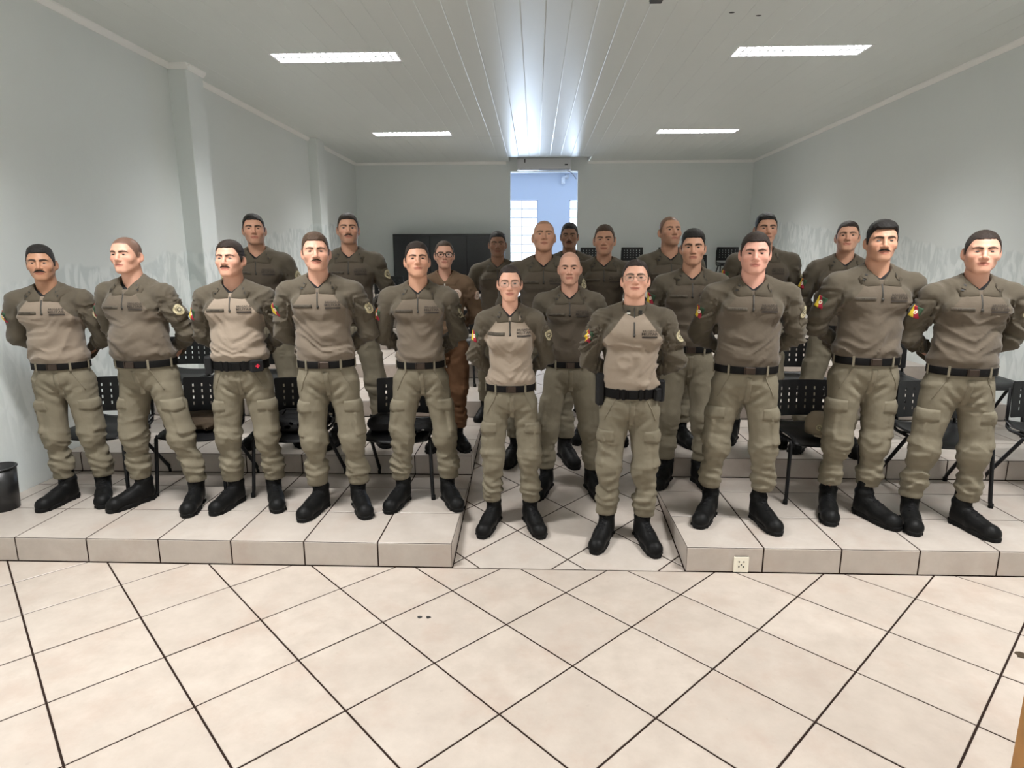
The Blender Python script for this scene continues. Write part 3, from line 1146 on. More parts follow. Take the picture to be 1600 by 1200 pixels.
def cone(X, Y, Z, a, b, ra, rb, sy=1.0):
    """capsule with two radii; sy squashes along y"""
    ax, ay, az = a[0], a[1] / sy, a[2]
    bx, by, bz = b[0] - ax, b[1] / sy - ay, b[2] - az
    L = bx * bx + by * by + bz * bz
    px, py, pz = X - ax, Y / sy - ay, Z - az
    t = np.clip((px * bx + py * by + pz * bz) / L, 0, 1)
    dx, dy, dz = px - t * bx, py - t * by, pz - t * bz
    return (np.sqrt(dx * dx + dy * dy + dz * dz) - (ra + t * (rb - ra))) * min(1.0, sy)


def smin(a, b, k):
    h = np.clip(0.5 + 0.5 * (a - b) / k, 0, 1)
    return a + (b - a) * h - k * h * (1 - h)


def smax(a, b, k):
    return -smin(-a, -b, k)


def sstep(e0, e1, x):
    t = np.clip((x - e0) / (e1 - e0), 0, 1)
    return t * t * (3 - 2 * t)


class Field:
    def __init__(s, xs, ys, zs):
        s.xs, s.ys, s.zs = [np.asarray(a, np.float32) for a in (xs, ys, zs)]
        s.D = np.full((len(xs), len(ys), len(zs)), 1.0, np.float32)

    def block(s, lo, hi):
        sl = []
        for a, l, h in zip((s.xs, s.ys, s.zs), lo, hi):
            i0, i1 = np.searchsorted(a, l), np.searchsorted(a, h)
            sl.append(slice(max(0, i0 - 1), min(len(a), i1 + 1)))
        sl = tuple(sl)
        return sl, s.xs[sl[0]][:, None, None], s.ys[sl[1]][None, :, None], s.zs[sl[2]][None, None, :]

    def cone(s, a, b, ra, rb, k=0.02, sy=1.0, sub=False):
        m = max(ra, rb) + 0.05 + k
        lo = [min(a[i], b[i]) - m for i in range(3)]
        hi = [max(a[i], b[i]) + m for i in range(3)]
        sl, X, Y, Z = s.block(lo, hi)
        d = cone(X, Y, Z, a, b, ra, rb, sy)
        s.D[sl] = smax(s.D[sl], -d, k) if sub else smin(s.D[sl], d, k)

    def ell(s, c, r, k=0.02, sub=False):
        m = 0.05 + k
        sl, X, Y, Z = s.block([c[i] - r[i] - m for i in range(3)], [c[i] + r[i] + m for i in range(3)])
        d = ell(X, Y, Z, c, r)
        s.D[sl] = smax(s.D[sl], -d, k) if sub else smin(s.D[sl], d, k)

    def grid(s):
        return s.xs[:, None, None], s.ys[None, :, None], s.zs[None, None, :]

    def sample(s, P):
        """trilinear lookup at points P (n,3), uniform or not"""
        out = []
        for a, c in zip((s.xs, s.ys, s.zs), P.T):
            i = np.clip(np.searchsorted(a, c) - 1, 0, len(a) - 2)
            f = np.clip((c - a[i]) / (a[i + 1] - a[i]), 0, 1)
            out.append((i, f))
        (i, fx), (j, fy), (k, fz) = out
        D = s.D
        r = 0
        for a in (0, 1):
            for b in (0, 1):
                for c in (0, 1):
                    r = r + D[i + a, j + b, k + c] * (fx if a else 1 - fx) * (fy if b else 1 - fy) * (fz if c else 1 - fz)
        return r

    def trace(s, P, d, tmax=0.5, step=0.004):
        """first surface hit from P along d (unit); returns points"""
        P = np.asarray(P, np.float32)
        d = np.asarray(d, np.float32)
        if d.ndim == 1:
            d = np.repeat(d[None], len(P), 0)
        n = int(tmax / step)
        t = np.zeros(len(P), np.float32)
        hit = np.full(len(P), tmax * 0.5, np.float32)
        done = np.zeros(len(P), bool)
        prev = s.sample(P)
        for i in range(1, n):
            cur = s.sample(P + d * (i * step))
            c = (~done) & (cur < 0) & (prev >= 0)
            if c.any():
                hit[c] = ((i - 1) + prev[c] / (prev[c] - cur[c])) * step
                done |= c
            prev = cur
            if done.all():
                break
        return P + d * hit[:, None], done


def nets(F):
    """surface nets; returns verts, quads"""
    D = F.D
    S = D < 0
    n = S[:-1, :-1, :-1].astype(np.uint8)
    for a, b, c in ((1, 0, 0), (0, 1, 0), (0, 0, 1), (1, 1, 0), (1, 0, 1), (0, 1, 1), (1, 1, 1)):
        n = n + S[a:S.shape[0] - 1 + a, b:S.shape[1] - 1 + b, c:S.shape[2] - 1 + c]
    I, J, K = np.nonzero((n > 0) & (n < 8))
    idx = np.full(n.shape, -1, np.int32)
    idx[I, J, K] = np.arange(len(I))
    cor = [(a, b, c) for a in (0, 1) for b in (0, 1) for c in (0, 1)]
    val = {c: D[I + c[0], J + c[1], K + c[2]] for c in cor}
    acc = np.zeros((len(I), 3), np.float32)
    cnt = np.zeros(len(I), np.float32)
    for c in cor:
        for ax in range(3):
            if c[ax]:
                continue
            e = list(c)
            e[ax] = 1
            a, b = val[c], val[tuple(e)]
            cr = (a < 0) != (b < 0)
            t = np.where(cr, a / np.where(cr, a - b, 1), 0)
            p = np.zeros((len(I), 3), np.float32)
            for q in range(3):
                p[:, q] = c[q]
            p[:, ax] = t
            acc += p * cr[:, None]
            cnt += cr
    f = acc / cnt[:, None]
    V = np.stack([F.xs[I] + f[:, 0] * (F.xs[I + 1] - F.xs[I]), F.ys[J] + f[:, 1] * (F.ys[J + 1] - F.ys[J]),
                  F.zs[K] + f[:, 2] * (F.zs[K + 1] - F.zs[K])], 1)
    Q = []
    for ax in range(3):
        o1, o2 = [(1, 2), (2, 0), (0, 1)][ax]
        A = np.take(S, range(S.shape[ax] - 1), ax)
        B = np.take(S, range(1, S.shape[ax]), ax)
        ch = np.array(np.nonzero(A != B)).T
        ok = (ch[:, o1] > 0) & (ch[:, o2] > 0) & (ch[:, o1] < S.shape[o1] - 1) & (ch[:, o2] < S.shape[o2] - 1)
        ch = ch[ok]
        ins = A[ch[:, 0], ch[:, 1], ch[:, 2]]
        c0 = ch.copy()
        c1 = ch.copy()
        c1[:, o1] -= 1
        c2 = c1.copy()
        c2[:, o2] -= 1
        c3 = ch.copy()
        c3[:, o2] -= 1
        q = np.stack([idx[c[:, 0], c[:, 1], c[:, 2]] for c in (c0, c1, c2, c3)], 1)
        q[~ins] = q[~ins][:, ::-1]
        Q.append(q)
    Q = np.concatenate(Q)
    Q = Q[(Q >= 0).all(1)]
    return V, Q


def relax(V, Q, it=1, w=0.5):
    """light laplacian smoothing of quads"""
    E = np.concatenate([Q[:, [0, 1]], Q[:, [1, 2]], Q[:, [2, 3]], Q[:, [3, 0]]])
    for _ in range(it):
        s = np.zeros_like(V)
        c = np.zeros(len(V), np.float32)
        for q in range(3):
            s[:, q] = np.bincount(E[:, 0], V[E[:, 1], q], len(V))
            s[:, q] += np.bincount(E[:, 1], V[E[:, 0], q], len(V))
        c = np.bincount(E[:, 0], minlength=len(V)) + np.bincount(E[:, 1], minlength=len(V))
        V = V * (1 - w) + w * s / np.maximum(c, 1)[:, None]
    return V.astype(np.float32)


def axis(parts):
    """piecewise axis: [(start, step), ..., (end, None)]"""
    out = []
    for (a, st), (b, _) in zip(parts[:-1], parts[1:]):
        n = max(1, int(round((b - a) / st)))
        out += list(a + (b - a) * np.arange(n) / n)
    out.append(parts[-1][0])
    return np.array(out, np.float32)


# ================================================================= PEOPLE
ZB = 0.965          # belt centre, canonical figure 1.75 m tall with boots
HC = (0.0, -0.012, 1.630)
NECK = (0.0, 0.016)


def rot3(yaw, pitch, roll):
    """head turn: yaw about z (+ = to the figure's left, +x), pitch up, roll"""
    return np.array(Matrix.Rotation(yaw, 3, 'Z') @ Matrix.Rotation(-pitch, 3, 'X') @ Matrix.Rotation(roll, 3, 'Y'), np.float32)


def head_sdf(x, y, z, P):
    """local head coordinates, eye level at z=0, face towards -y; returns base, full"""
    fw = P.get('face_w', 1.0) * 0.975
    jw = P.get('jaw', 1.0) * 0.95
    ax = np.abs(x)
    base = ell(x, y, z, (0, 0.018, 0.032), (0.0745 * fw, 0.096, 0.083))
    base = smin(base, ell(x, y, z, (0, -0.020, -0.004), (0.0700 * fw, 0.067, 0.090)), 0.03)
    base = smin(base, ell(x, y, z, (0, -0.014, -0.056), (0.0585 * fw * jw, 0.066, 0.056)), 0.03)
    base = smin(base, cone(ax, y, z, (0.050 * fw * jw, 0.008, -0.052), (0.020 * jw, -0.066, -0.096), 0.017, 0.017), 0.025)
    base = smin(base, ell(x, y, z, (0, -0.072, -0.095), (0.024 * jw, 0.020, 0.019)), 0.02)
    d = base
    d = smin(d, ell(ax, y, z, (0.043 * fw, -0.054, -0.026), (0.024, 0.022, 0.020)), 0.022)     # cheekbones
    d = smin(d, ell(x, y, z, (0, -0.068, -0.062), (0.036, 0.026, 0.028)), 0.02)               # muzzle
    d = smin(d, cone(ax, y, z, (0.010, -0.0815, 0.021), (0.046, -0.066, 0.023), 0.0095, 0.0085), 0.014)  # brow
    d = smax(d, -ell(ax, y, z, (0.0315, -0.0935, 0.002), (0.0195, 0.0165, 0.0115)), 0.012)     # sockets
    d = smin(d, ell(ax, y, z, (0.0315, -0.0665, 0.001), (0.0165, 0.0135, 0.0125)), 0.006)      # lids
    ns = P.get('nose', 1.0)
    d = smin(d, cone(x, y, z, (0, -0.082, 0.014), (0, -0.1045 * (0.9 + 0.1 * ns), -0.027), 0.0075, 0.0105 * ns), 0.011)
    d = smin(d, ell(x, y, z, (0, -0.103 * (0.9 + 0.1 * ns), -0.032), (0.0125 * ns, 0.0125, 0.0105)), 0.008)
    d = smin(d, ell(ax, y, z, (0.0135 * ns, -0.0925, -0.035), (0.0088, 0.011, 0.0085)), 0.006)
    d = smax(d, -ell(ax, y, z, (0.0065 * ns, -0.1015, -0.0435), (0.0045, 0.006, 0.0045)), 0.004)
    d = smin(d, ell(x, y, z, (0, -0.0835, -0.0590), (0.0260, 0.0110, 0.0050)), 0.007)          # lips
    d = smin(d, ell(x, y, z, (0, -0.0830, -0.0690), (0.0220, 0.0115, 0.0062)), 0.007)
    d = smax(d, -ell(x, y, z, (0, -0.0985, -0.0635), (0.0255, 0.007, 0.0018)), 0.004)
    # ears
    es = P.get('ear', 1.0)
    ex = (0.0785 * fw)
    xr = ax - ex - (y - 0.015) * 0.35 * es
    ear = ell(xr, y, z, (0.002, 0.018, -0.010), (0.0075, 0.0195 * es, 0.0315 * es))
    ear = smin(ear, ell(xr, y, z, (-0.003, 0.008, -0.034), (0.007, 0.010, 0.012)), 0.008)
    ear = smax(ear, -ell(xr, y, z, (0.0095, 0.016, -0.006), (0.0065, 0.011, 0.021)), 0.005)
    d = smin(d, ear, 0.008)
    return base, d


HL_Y = [-0.12, -0.072, -0.056, -0.044, -0.030, -0.014, 0.000, 0.016, 0.030, 0.045, 0.075, 0.13]
HL_Z = [0.068, 0.065, 0.055, 0.032, 0.008, -0.016, -0.022, 0.010, 0.010, -0.024, -0.058, -0.062]
HL_ZF = [0.070, 0.066, 0.052, 0.034, 0.020, 0.000, 0.006, 0.026, 0.012, -0.024, -0.058, -0.062]


def hair_line(x, y, z, recede=0.0, side=0.0):
    """>0 inside the hair area"""
    zl = np.interp(y, HL_Y, HL_Z).astype(np.float32)
    corner = recede * (0.55 + 0.45 * sstep(0.015, 0.045, np.abs(x))) * sstep(-0.015, -0.05, y)
    return z - (zl + corner + 0.009 * np.exp(-((np.abs(x) - 0.047) / 0.012) ** 2) * sstep(-0.03, -0.055, y))


def body_axes(front):
    f = 0.0034 if front else 0.0046
    xs = axis([(-0.42, 0.03), (-0.11, f), (0.11, 0.03), (0.42, None)])
    ys = axis([(-0.20, 0.02), (-0.14, f), (0.125, 0.010), (0.30, None)])
    zs = axis([(0.02, 0.035), (0.90, 0.0075), (1.06, 0.03), (1.43, f), (1.775, None)])
    return xs, ys, zs


def build_body(P, Rh, hs):
    """continuous skin: head, neck, trunk, arms with hands behind the back, legs"""
    xs, ys, zs = body_axes(P['front'])
    F = Field(xs, ys, zs)
    g = P.get('girth', 1.0)
    # trunk and limbs, a little inside the clothes
    F.ell((0, 0.012, 1.28), (0.135 * g, 0.082, 0.17), 0.03)
    F.ell((0, 0.0, 1.05), (0.128 * g, 0.085, 0.16), 0.04)
    F.ell((0, 0.005, 0.92), (0.135 * g, 0.09, 0.11), 0.04)
    F.cone((-0.15 * P.get('shoulder', 1.0), 0.02, 1.39), (0.15 * P.get('shoulder', 1.0), 0.02, 1.39), 0.040, 0.040, 0.03)
    sw = P.get('shoulder', 1.0)
    am = P.get('arm', 1.0)
    for s in (-1, 1):
        el = (s * 0.272 * sw * P.get('elbow', 1.0), 0.080, 1.150)
        F.cone((s * 0.178 * sw, 0.018, 1.378), el, 0.040 * am, 0.030 * am, 0.02)
        F.cone(el, (s * 0.085, 0.195, 1.005), 0.030 * am, 0.024, 0.015)
        hx = P['feet'][0 if s < 0 else 1]
        F.cone((s * 0.085, 0.0, 0.88), (s * 0.03 + hx * 0.65, 0.0, 0.50), 0.060, 0.042, 0.02)
        F.cone((s * 0.03 + hx * 0.65, 0.0, 0.50), (hx, 0.03, 0.10), 0.040, 0.028, 0.02)
        F.cone((hx, 0.03, 0.10), (hx, -0.03, 0.07), 0.028, 0.026, 0.02)
        # hand: palm, four fingers and a thumb; the left hand lies in the right palm
        yo = 0.205 if s < 0 else 0.228
        zo = 0.985 if s < 0 else 0.975
        F.cone((s * 0.085, 0.197, 1.003), (s * 0.035, yo, zo), 0.024, 0.024, 0.012)
        F.ell((s * 0.022, yo, zo - 0.004), (0.040, 0.015, 0.038), 0.010)
        for q in range(4):
            zf = zo + 0.020 - q * 0.0175
            L = (0.066, 0.074, 0.070, 0.054)[q]
            F.cone((-s * 0.012, yo + 0.002, zf), (-s * (0.012 + L * 0.55), yo + 0.006, zf - 0.006), 0.0090, 0.0085, 0.004)
            F.cone((-s * (0.012 + L * 0.55), yo + 0.006, zf - 0.006), (-s * (0.012 + L * 0.85), yo - 0.012, zf - 0.010), 0.0085, 0.0075, 0.004)
        F.cone((s * 0.030, yo + 0.004, zo + 0.026), (-s * 0.008, yo + 0.014, zo + 0.042), 0.0105, 0.0090, 0.006)
    # neck
    nr = 0.058 * P.get('neck', 1.0)
    pv = np.array([HC[0], HC[1], HC[2]]) + Rh @ np.array([0, 0.022, -0.05]) * hs
    F.cone((NECK[0], NECK[1] + 0.01, 1.40), tuple(pv), nr * 1.12, nr * 0.97, 0.03)
    # head block
    sl, X, Y, Z = F.block([-0.12, -0.15, 1.44], [0.12, 0.135, 1.775])
    shp = F.D[sl].shape
    p = np.stack([np.broadcast_to(a, shp).ravel() - c for a, c in zip((X, Y, Z), HC)], 0)
    l = (Rh.T @ p) / hs
    # only where needed
    rough = ell(l[0], l[1], l[2], (0, 0.0, 0.0), (0.092, 0.112, 0.118))
    near = np.abs(rough) < 0.055
    bD = np.where(rough < 0, -0.05, 0.05).astype(np.float32)
    hD = bD.copy()
    b, d = head_sdf(l[0][near], l[1][near], l[2][near], P)
    bD[near] = b
    hD[near] = d
    hD = (hD * hs).reshape(shp)
    F.D[sl] = smin(F.D[sl], hD, 0.018)
    V, Q = nets(F)
    V = relax(V, Q, 1, 0.25)
    # attributes in head coordinates
    lv = ((V - np.array(HC, np.float32)) @ Rh) / hs
    x, y, z = lv.T
    ax = np.abs(x)
    inh = (z > -0.16)
    lip = np.maximum(1 - sstep(0.90, 1.12, np.sqrt((x / 0.0300) ** 2 + ((z + 0.0595) / 0.0048) ** 2)),
                     1 - sstep(0.90, 1.12, np.sqrt((x / 0.0255) ** 2 + ((z + 0.0685) / 0.0060) ** 2))) * (y < -0.07) * inh
    bz = np.interp(ax, [0.010, 0.030, 0.045, 0.056], [0.0160, 0.0215, 0.0205, 0.0140])
    bt = P.get('brow', 1.0) * np.interp(ax, [0.006, 0.014, 0.040, 0.056], [0.0040, 0.0058, 0.0046, 0.0022])
    brow = (1 - sstep(0.7, 1.35, np.abs(z - bz) / bt)) * (y < -0.03) * sstep(0.006, 0.011, ax) * (1 - sstep(0.052, 0.058, ax)) * inh * P.get('brow_a', 0.9)
    hl = hair_line(x, y, z, P.get('recede', 0.0))
    buzz = P.get('buzz', 0.85 if P.get('hair', 'short') != 'none' else 0.0)
    stub = sstep(-0.002, 0.012, hl) * buzz * inh
    beard = P.get('beard', 0.0)
    if beard:
        bm = sstep(-0.040, -0.055, z) * sstep(0.06, 0.03, y) * sstep(-0.125, -0.105, z) * (1 - lip)
        bm = np.maximum(bm, sstep(-0.02, -0.03, z) * sstep(0.050, 0.062, ax) * (y < 0.01) * sstep(-0.125, -0.105, z))
        stub = np.maximum(stub, bm * beard * inh)
    flush = np.maximum(np.exp(-(((ax - 0.042) / 0.02) ** 2 + ((z + 0.028) / 0.018) ** 2)) * (y < -0.03),
                       np.exp(-((x / 0.016) ** 2 + ((z + 0.030) / 0.014) ** 2)) * (y < -0.07))
    flush = np.maximum(flush, (ax > 0.079) * 0.6) * inh
    line = np.exp(-((z + 0.0640) / 0.0022) ** 2) * (1 - sstep(0.022, 0.030, ax)) * (y < -0.07) * inh  # mouth slit: crease shade between the lips painted as a dark line
    brow = np.maximum(brow, 0.55 * line)
    at = {'lip': lip, 'brow': brow, 'stub': np.clip(stub, 0, 1), 'flush': flush * P.get('flush', 1.0)}
    # hair: a shell over the skull
    hair = None
    st = P.get('hair', 'short')
    if st != 'none':
        lf = l
        nb = np.abs(rough) < 0.055
        hd = np.full(rough.shape, 0.05, np.float32)
        lx, ly, lz = l[0][nb], l[1][nb], l[2][nb]
        top, side = P.get('top', 0.014), P.get('side', 0.0035)
        hl0 = hair_line(lx, ly, lz, P.get('recede', 0.0))
        top = top * 0.72
        t = side + (top - side) * sstep(0.050, 0.112, lz)
        t = np.minimum(t, 0.0034 + 0.4 * np.maximum(lz - 0.045, 0))
        t = np.maximum(t, 0.0030) * (0.75 + 0.25 * sstep(0.0, 0.006, hl0))
        t = t + 0.0022 * (vnoise(lx * 160, ly * 50, lz * 160) - 0.5) * (1 if st != 'tied' else 0.5)
        if st == 'quiff':
            t = t + 0.010 * sstep(-0.01, -0.06, ly) * sstep(0.05, 0.08, lz)
        hlv = hair_line(lx, ly, lz, P.get('recede', 0.0))
        if st == 'tied':
            t = np.full_like(lx, 0.0034) + 0.0015 * sstep(0.0, 0.05, ly)
            hlv = hlv + 0.002
        hlv = hlv + (0.003 if st == 'tied' else 0.008) * (vnoise(lx * 190, ly * 190, lz * 40) - 0.5)
        hd[nb] = smax(bD[nb] - t, -hlv, 0.002)
        hd = np.where(rough < -0.05, 0.05, hd)
        # hollow inside
        hd = np.maximum(hd, -(np.where(nb, bD, -0.05) + 0.010))
        if st == 'tied':
            bun = ell(l[0], l[1], l[2], (0, 0.118, -0.02), (0.032, 0.026, 0.034))
            hd = smin(hd, bun, 0.012)
        FH = Field(F.xs[sl[0]], F.ys[sl[1]], F.zs[sl[2]])
        FH.D = (hd * hs).reshape(shp).astype(np.float32)
        FH.D[0], FH.D[-1] = 0.05, 0.05
        FH.D[:, 0], FH.D[:, -1] = 0.05, 0.05
        FH.D[:, :, 0], FH.D[:, :, -1] = 0.05, 0.05
        hair = nets(FH)
    return V, Q, at, hair


def fold(X, Y, Z, seed, amp, fx, fz):
    """cloth folds: warped ridged noise"""
    w = vnoise(X * 6 + seed, Y * 6 + seed * 1.7, Z * 6) * 2.2
    n = vnoise(X * fx + w + seed * 3.1, Y * fx + seed, Z * fz + w * 2.0)
    n2 = vnoise(X * fx * 2.3 + seed * 5.3 + w, Y * fx * 2.3, Z * fz * 1.8 + seed + w)
    r = 1 - np.abs(2 * n - 1)
    r2 = 1 - np.abs(2 * n2 - 1)
    return amp * ((r ** 1.6 - 0.45) * 1.3 + (r2 ** 1.4 - 0.45) * 0.6)


def waist(P):
    g = P.get('girth', 1.0)
    return 0.171 * P.get('waist', g), 0.122 * (0.5 + 0.5 * g) + P.get('belly', 0.0) * 0.55


def build_shirt(P):
    h = 0.0085 if P['front'] else 0.0120
    F = Field(np.arange(-0.40, 0.401, h), np.arange(-0.24, 0.301, h), np.arange(0.94, 1.53, h))
    g = P.get('girth', 1.0)
    sw = P.get('shoulder', 1.0)
    be = P.get('belly', 0.0)
    rx, ry = waist(P)
    fem = P.get('female', False)
    F.ell((0, 0.008, 1.285), (0.172 * (0.4 * sw + 0.6 * g), 0.112 * (0.4 + 0.6 * g), 0.20), 0.03)
    F.ell((0, -0.004 - be * 0.55, 1.09), (0.170 * g, 0.118 * (0.4 + 0.6 * g) + be * 0.75, 0.19), 0.06)
    F.ell((0, 0.045, 1.30), (0.150 * sw, 0.088, 0.17), 0.05)
    for s in (-1, 1):
        if fem:
            F.ell((s * 0.070, -0.078, 1.265), (0.066, 0.052, 0.062), 0.05)
        else:
            F.ell((s * 0.078, -0.070, 1.315), (0.085, 0.050, 0.068), 0.05)
        F.cone((0, 0.022, 1.468), (s * 0.165 * sw, 0.016, 1.405), 0.052, 0.056, 0.05)
        el = (s * 0.272 * sw * P.get('elbow', 1.0), 0.080, 1.150)
        F.cone((s * 0.186 * sw, 0.012, 1.388), el, 0.070 * P.get('arm', 1.0), 0.054 * P.get('arm', 1.0), 0.022)
        F.cone(el, (s * 0.095, 0.190, 1.008), 0.055 * P.get('arm', 1.0), 0.040, 0.018)
    X, Y, Z = F.grid()
    # blend to the belt ellipse
    ed = (np.sqrt((X / rx) ** 2 + ((Y - 0.002) / ry) ** 2) - 1) * min(rx, ry)
    zb = Z - 0.10 * Y * 0.0
    wgt = 1 - sstep(ZB + 0.02, ZB + 0.11, zb)
    core = (np.abs(X) < rx + 0.05) & (np.abs(Y) < ry + 0.05)
    F.D = np.where(core, F.D * (1 - wgt) + np.maximum(ed - 0.004, 0 * Z - 1) * wgt, F.D)
    # a little blousing just above the belt
    F.D = F.D - np.where(core, 0.012 * np.exp(-((Z - (ZB + 0.062)) / 0.030) ** 2), 0)
    # folds (only near the surface)
    band = np.abs(F.D) < 0.03
    i, j, k = np.nonzero(band)
    x, y, z = F.xs[i], F.ys[j], F.zs[k]
    sd = P['seed']
    arm = sstep(0.165, 0.215, np.abs(x)) * sstep(1.40, 1.34, z)
    a = 0.0036 + 0.0050 * arm + 0.0040 * sstep(1.20, 1.06, z) * (1 - arm) + 0.004 * sstep(0.09, 0.16, np.abs(x)) * sstep(1.36, 1.28, z) * sstep(1.18, 1.26, z)
    a = a * sstep(ZB + 0.015, ZB + 0.065, z) * (1 - 0.75 * sstep(1.26, 1.31, z) * sstep(1.40, 1.36, z) * sstep(0.15, 0.12, np.abs(x)))
    dg = np.sign(x) * 0.55
    F.D[i, j, k] += -fold(x, y, z + np.abs(x) * 0.45 * arm - (np.abs(x) * 0.5 + x * 0.35 * math.sin(sd)) * (1 - arm), sd, a * 2.0 * P.get('wrinkle', 1.0), 4.2, 17.0)
    # neck hole, hem and cuffs
    F.cone((0, -0.045, 1.485), (0, 0.02, 1.60), 0.066, 0.075, 0.01, sub=True)
    F.ell((0, 0.012, 1.475), (0.066, 0.064, 0.055), 0.01, sub=True)
    F.D = np.maximum(F.D, (ZB - 0.012) - Z)
    F.D[0], F.D[-1], F.D[:, 0], F.D[:, -1], F.D[:, :, -1], F.D[:, :, 0] = 0.05, 0.05, 0.05, 0.05, 0.05, 0.05
    V, Q = nets(F)
    V = relax(V, Q, 1, 0.4)
    # raglan seam: positive on sleeves and yoke
    x, y, z = V.T
    ax = np.abs(x)
    seam = (ax - (0.055 + (1.435 - z) * 0.78)) * 0.7
    am = P.get('arm', 1.0)
    el = (0.272 * sw * P.get('elbow', 1.0), 0.080, 1.150)
    da = np.minimum(cone(ax, y, z, (0.186 * sw, 0.012, 1.388), el, 0.070 * am, 0.054 * am), cone(ax, y, z, el, (0.095, 0.190, 1.008), 0.055 * am, 0.040))
    dt = np.minimum(ell(x, y, z, (0, 0.008, 1.285), (0.172 * (0.4 * sw + 0.6 * g), 0.112 * (0.4 + 0.6 * g), 0.20)),
                    ell(x, y, z, (0, -0.004 - be * 0.55, 1.09), (0.170 * g, 0.118 * (0.4 + 0.6 * g) + be * 0.75, 0.19)))
    low = sstep(1.30, 1.24, z)
    seam = seam * (1 - low) + np.clip(dt - da, -0.1, 0.1) * low
    return F, V, Q, seam


def build_trousers(P):
    h = 0.0088 if P['front'] else 0.0135
    fl, fr = P['feet']
    F = Field(np.arange(min(fl, -0.2) - 0.13, max(fr, 0.2) + 0.131, h), np.arange(-0.21, 0.221, h), np.arange(0.10, 1.03, h))
    g = P.get('girth', 1.0)
    rx, ry = waist(P)
    hip = P.get('hip', 1.0)
    F.ell((0, 0.006, 0.90), (0.182 * hip * (0.4 + 0.6 * g), 0.128 * (0.5 + 0.5 * g), 0.135), 0.03)
    F.ell((0, 0.060, 0.87), (0.150 * hip, 0.085, 0.11), 0.04)
    lg = P.get('leg', 1.0)
    for s, hx in ((-1, fl), (1, fr)):
        bend = P.get('knee', 0.012)
        kx = s * 0.028 + hx * 0.68
        F.cone((s * 0.088 * hip, 0.004, 0.845), (kx, -bend, 0.50), 0.100 * lg * (0.5 + 0.5 * g), 0.069 * lg, 0.022)
        F.cone((kx, -bend, 0.50), (hx, 0.022, 0.16), 0.064 * lg, 0.054 * lg, 0.03)
        F.ell((hx * 0.98 + s * 0.002, 0.018, 0.265), (0.062 * lg, 0.066 * lg, 0.080), 0.04)
        F.ell((kx, -bend * 0.5, 0.47), (0.070 * lg, 0.076 * lg, 0.10), 0.04)
    X, Y, Z = F.grid()
    ed = (np.sqrt((X / rx) ** 2 + ((Y - 0.002) / ry) ** 2) - 1) * min(rx, ry)
    wgt = sstep(ZB - 0.10, ZB - 0.015, Z)
    F.D = F.D * (1 - wgt) + ed * wgt
    band = np.abs(F.D) < 0.035
    i, j, k = np.nonzero(band)
    x, y, z = F.xs[i], F.ys[j], F.zs[k]
    sd = P['seed']
    low = sstep(0.56, 0.42, z)
    a = 0.0050 + 0.0070 * low * sstep(0.175, 0.24, z) + 0.004 * sstep(0.86, 0.78, z) * sstep(0.68, 0.75, z) * sstep(0.12, 0.05, np.abs(x))
    a = a * sstep(ZB + 0.0, ZB - 0.06, z)
    dd = -fold(x, y, z, sd * 2.3 + 11, a * 1.15, 6.0, 15.0)
    ph = vnoise(x * 9 + sd, y * 9, z * 7) * 7.0
    ring = np.sin(z * (2 * np.pi / 0.052) + ph + x * 22)
    dd -= 0.0040 * ring * sstep(0.44, 0.34, z) * sstep(0.185, 0.23, z) + 0.002 * ring * np.exp(-((z - 0.49) / 0.05) ** 2)
    dd -= 0.0045 * (2 * vnoise(x * 17 + sd * 3, y * 17, z * 3.2) - 1) * sstep(0.42, 0.52, z) * sstep(0.93, 0.86, z)
    # fly seam and side-pocket line
    front = (y < 0)
    dd += 0.0045 * np.exp(-(x / 0.008) ** 2) * front * sstep(0.74, 0.79, z)
    # drag creases running from the crotch
    cr = np.abs(x) * 0.75 + (0.80 - z)
    dd += 0.0060 * np.sin(cr * 95 + sd) * front * np.exp(-((np.abs(x) - 0.06) / 0.05) ** 2) * np.exp(-((z - 0.80) / 0.06) ** 2)
    # cargo pockets on the outer thighs
    for s, hx in ((-1, fl), (1, fr)):
        cx = s * 0.088 * hip + (kx_of(s, hx) - s * 0.088 * hip) * np.clip((0.845 - z) / 0.345, 0, 1)
        out = s * (x - cx)
        m = sstep(0.035, 0.055, out) * sstep(0.50, 0.515, z) * sstep(0.725, 0.71, z) * sstep(0.085, 0.07, y) * sstep(-0.105, -0.09, y)
        dd -= 0.013 * m
    # cuff band, pulled tight
    dd += 0.003 * np.exp(-((z - 0.215) / 0.010) ** 2) - 0.006 * sstep(0.205, 0.185, z)
    F.D[i, j, k] += dd
    zh = P.get('hem', 0.165)
    F.D = np.maximum(F.D, zh - Z)
    F.D = np.maximum(F.D, Z - (ZB + 0.012))
    F.D[0], F.D[-1], F.D[:, 0], F.D[:, -1], F.D[:, :, -1], F.D[:, :, 0] = 0.05, 0.05, 0.05, 0.05, 0.05, 0.05
    V, Q = nets(F)
    V = relax(V, Q, 1, 0.4)
    return F, V, Q


def kx_of(s, hx):
    return s * 0.028 + hx * 0.68


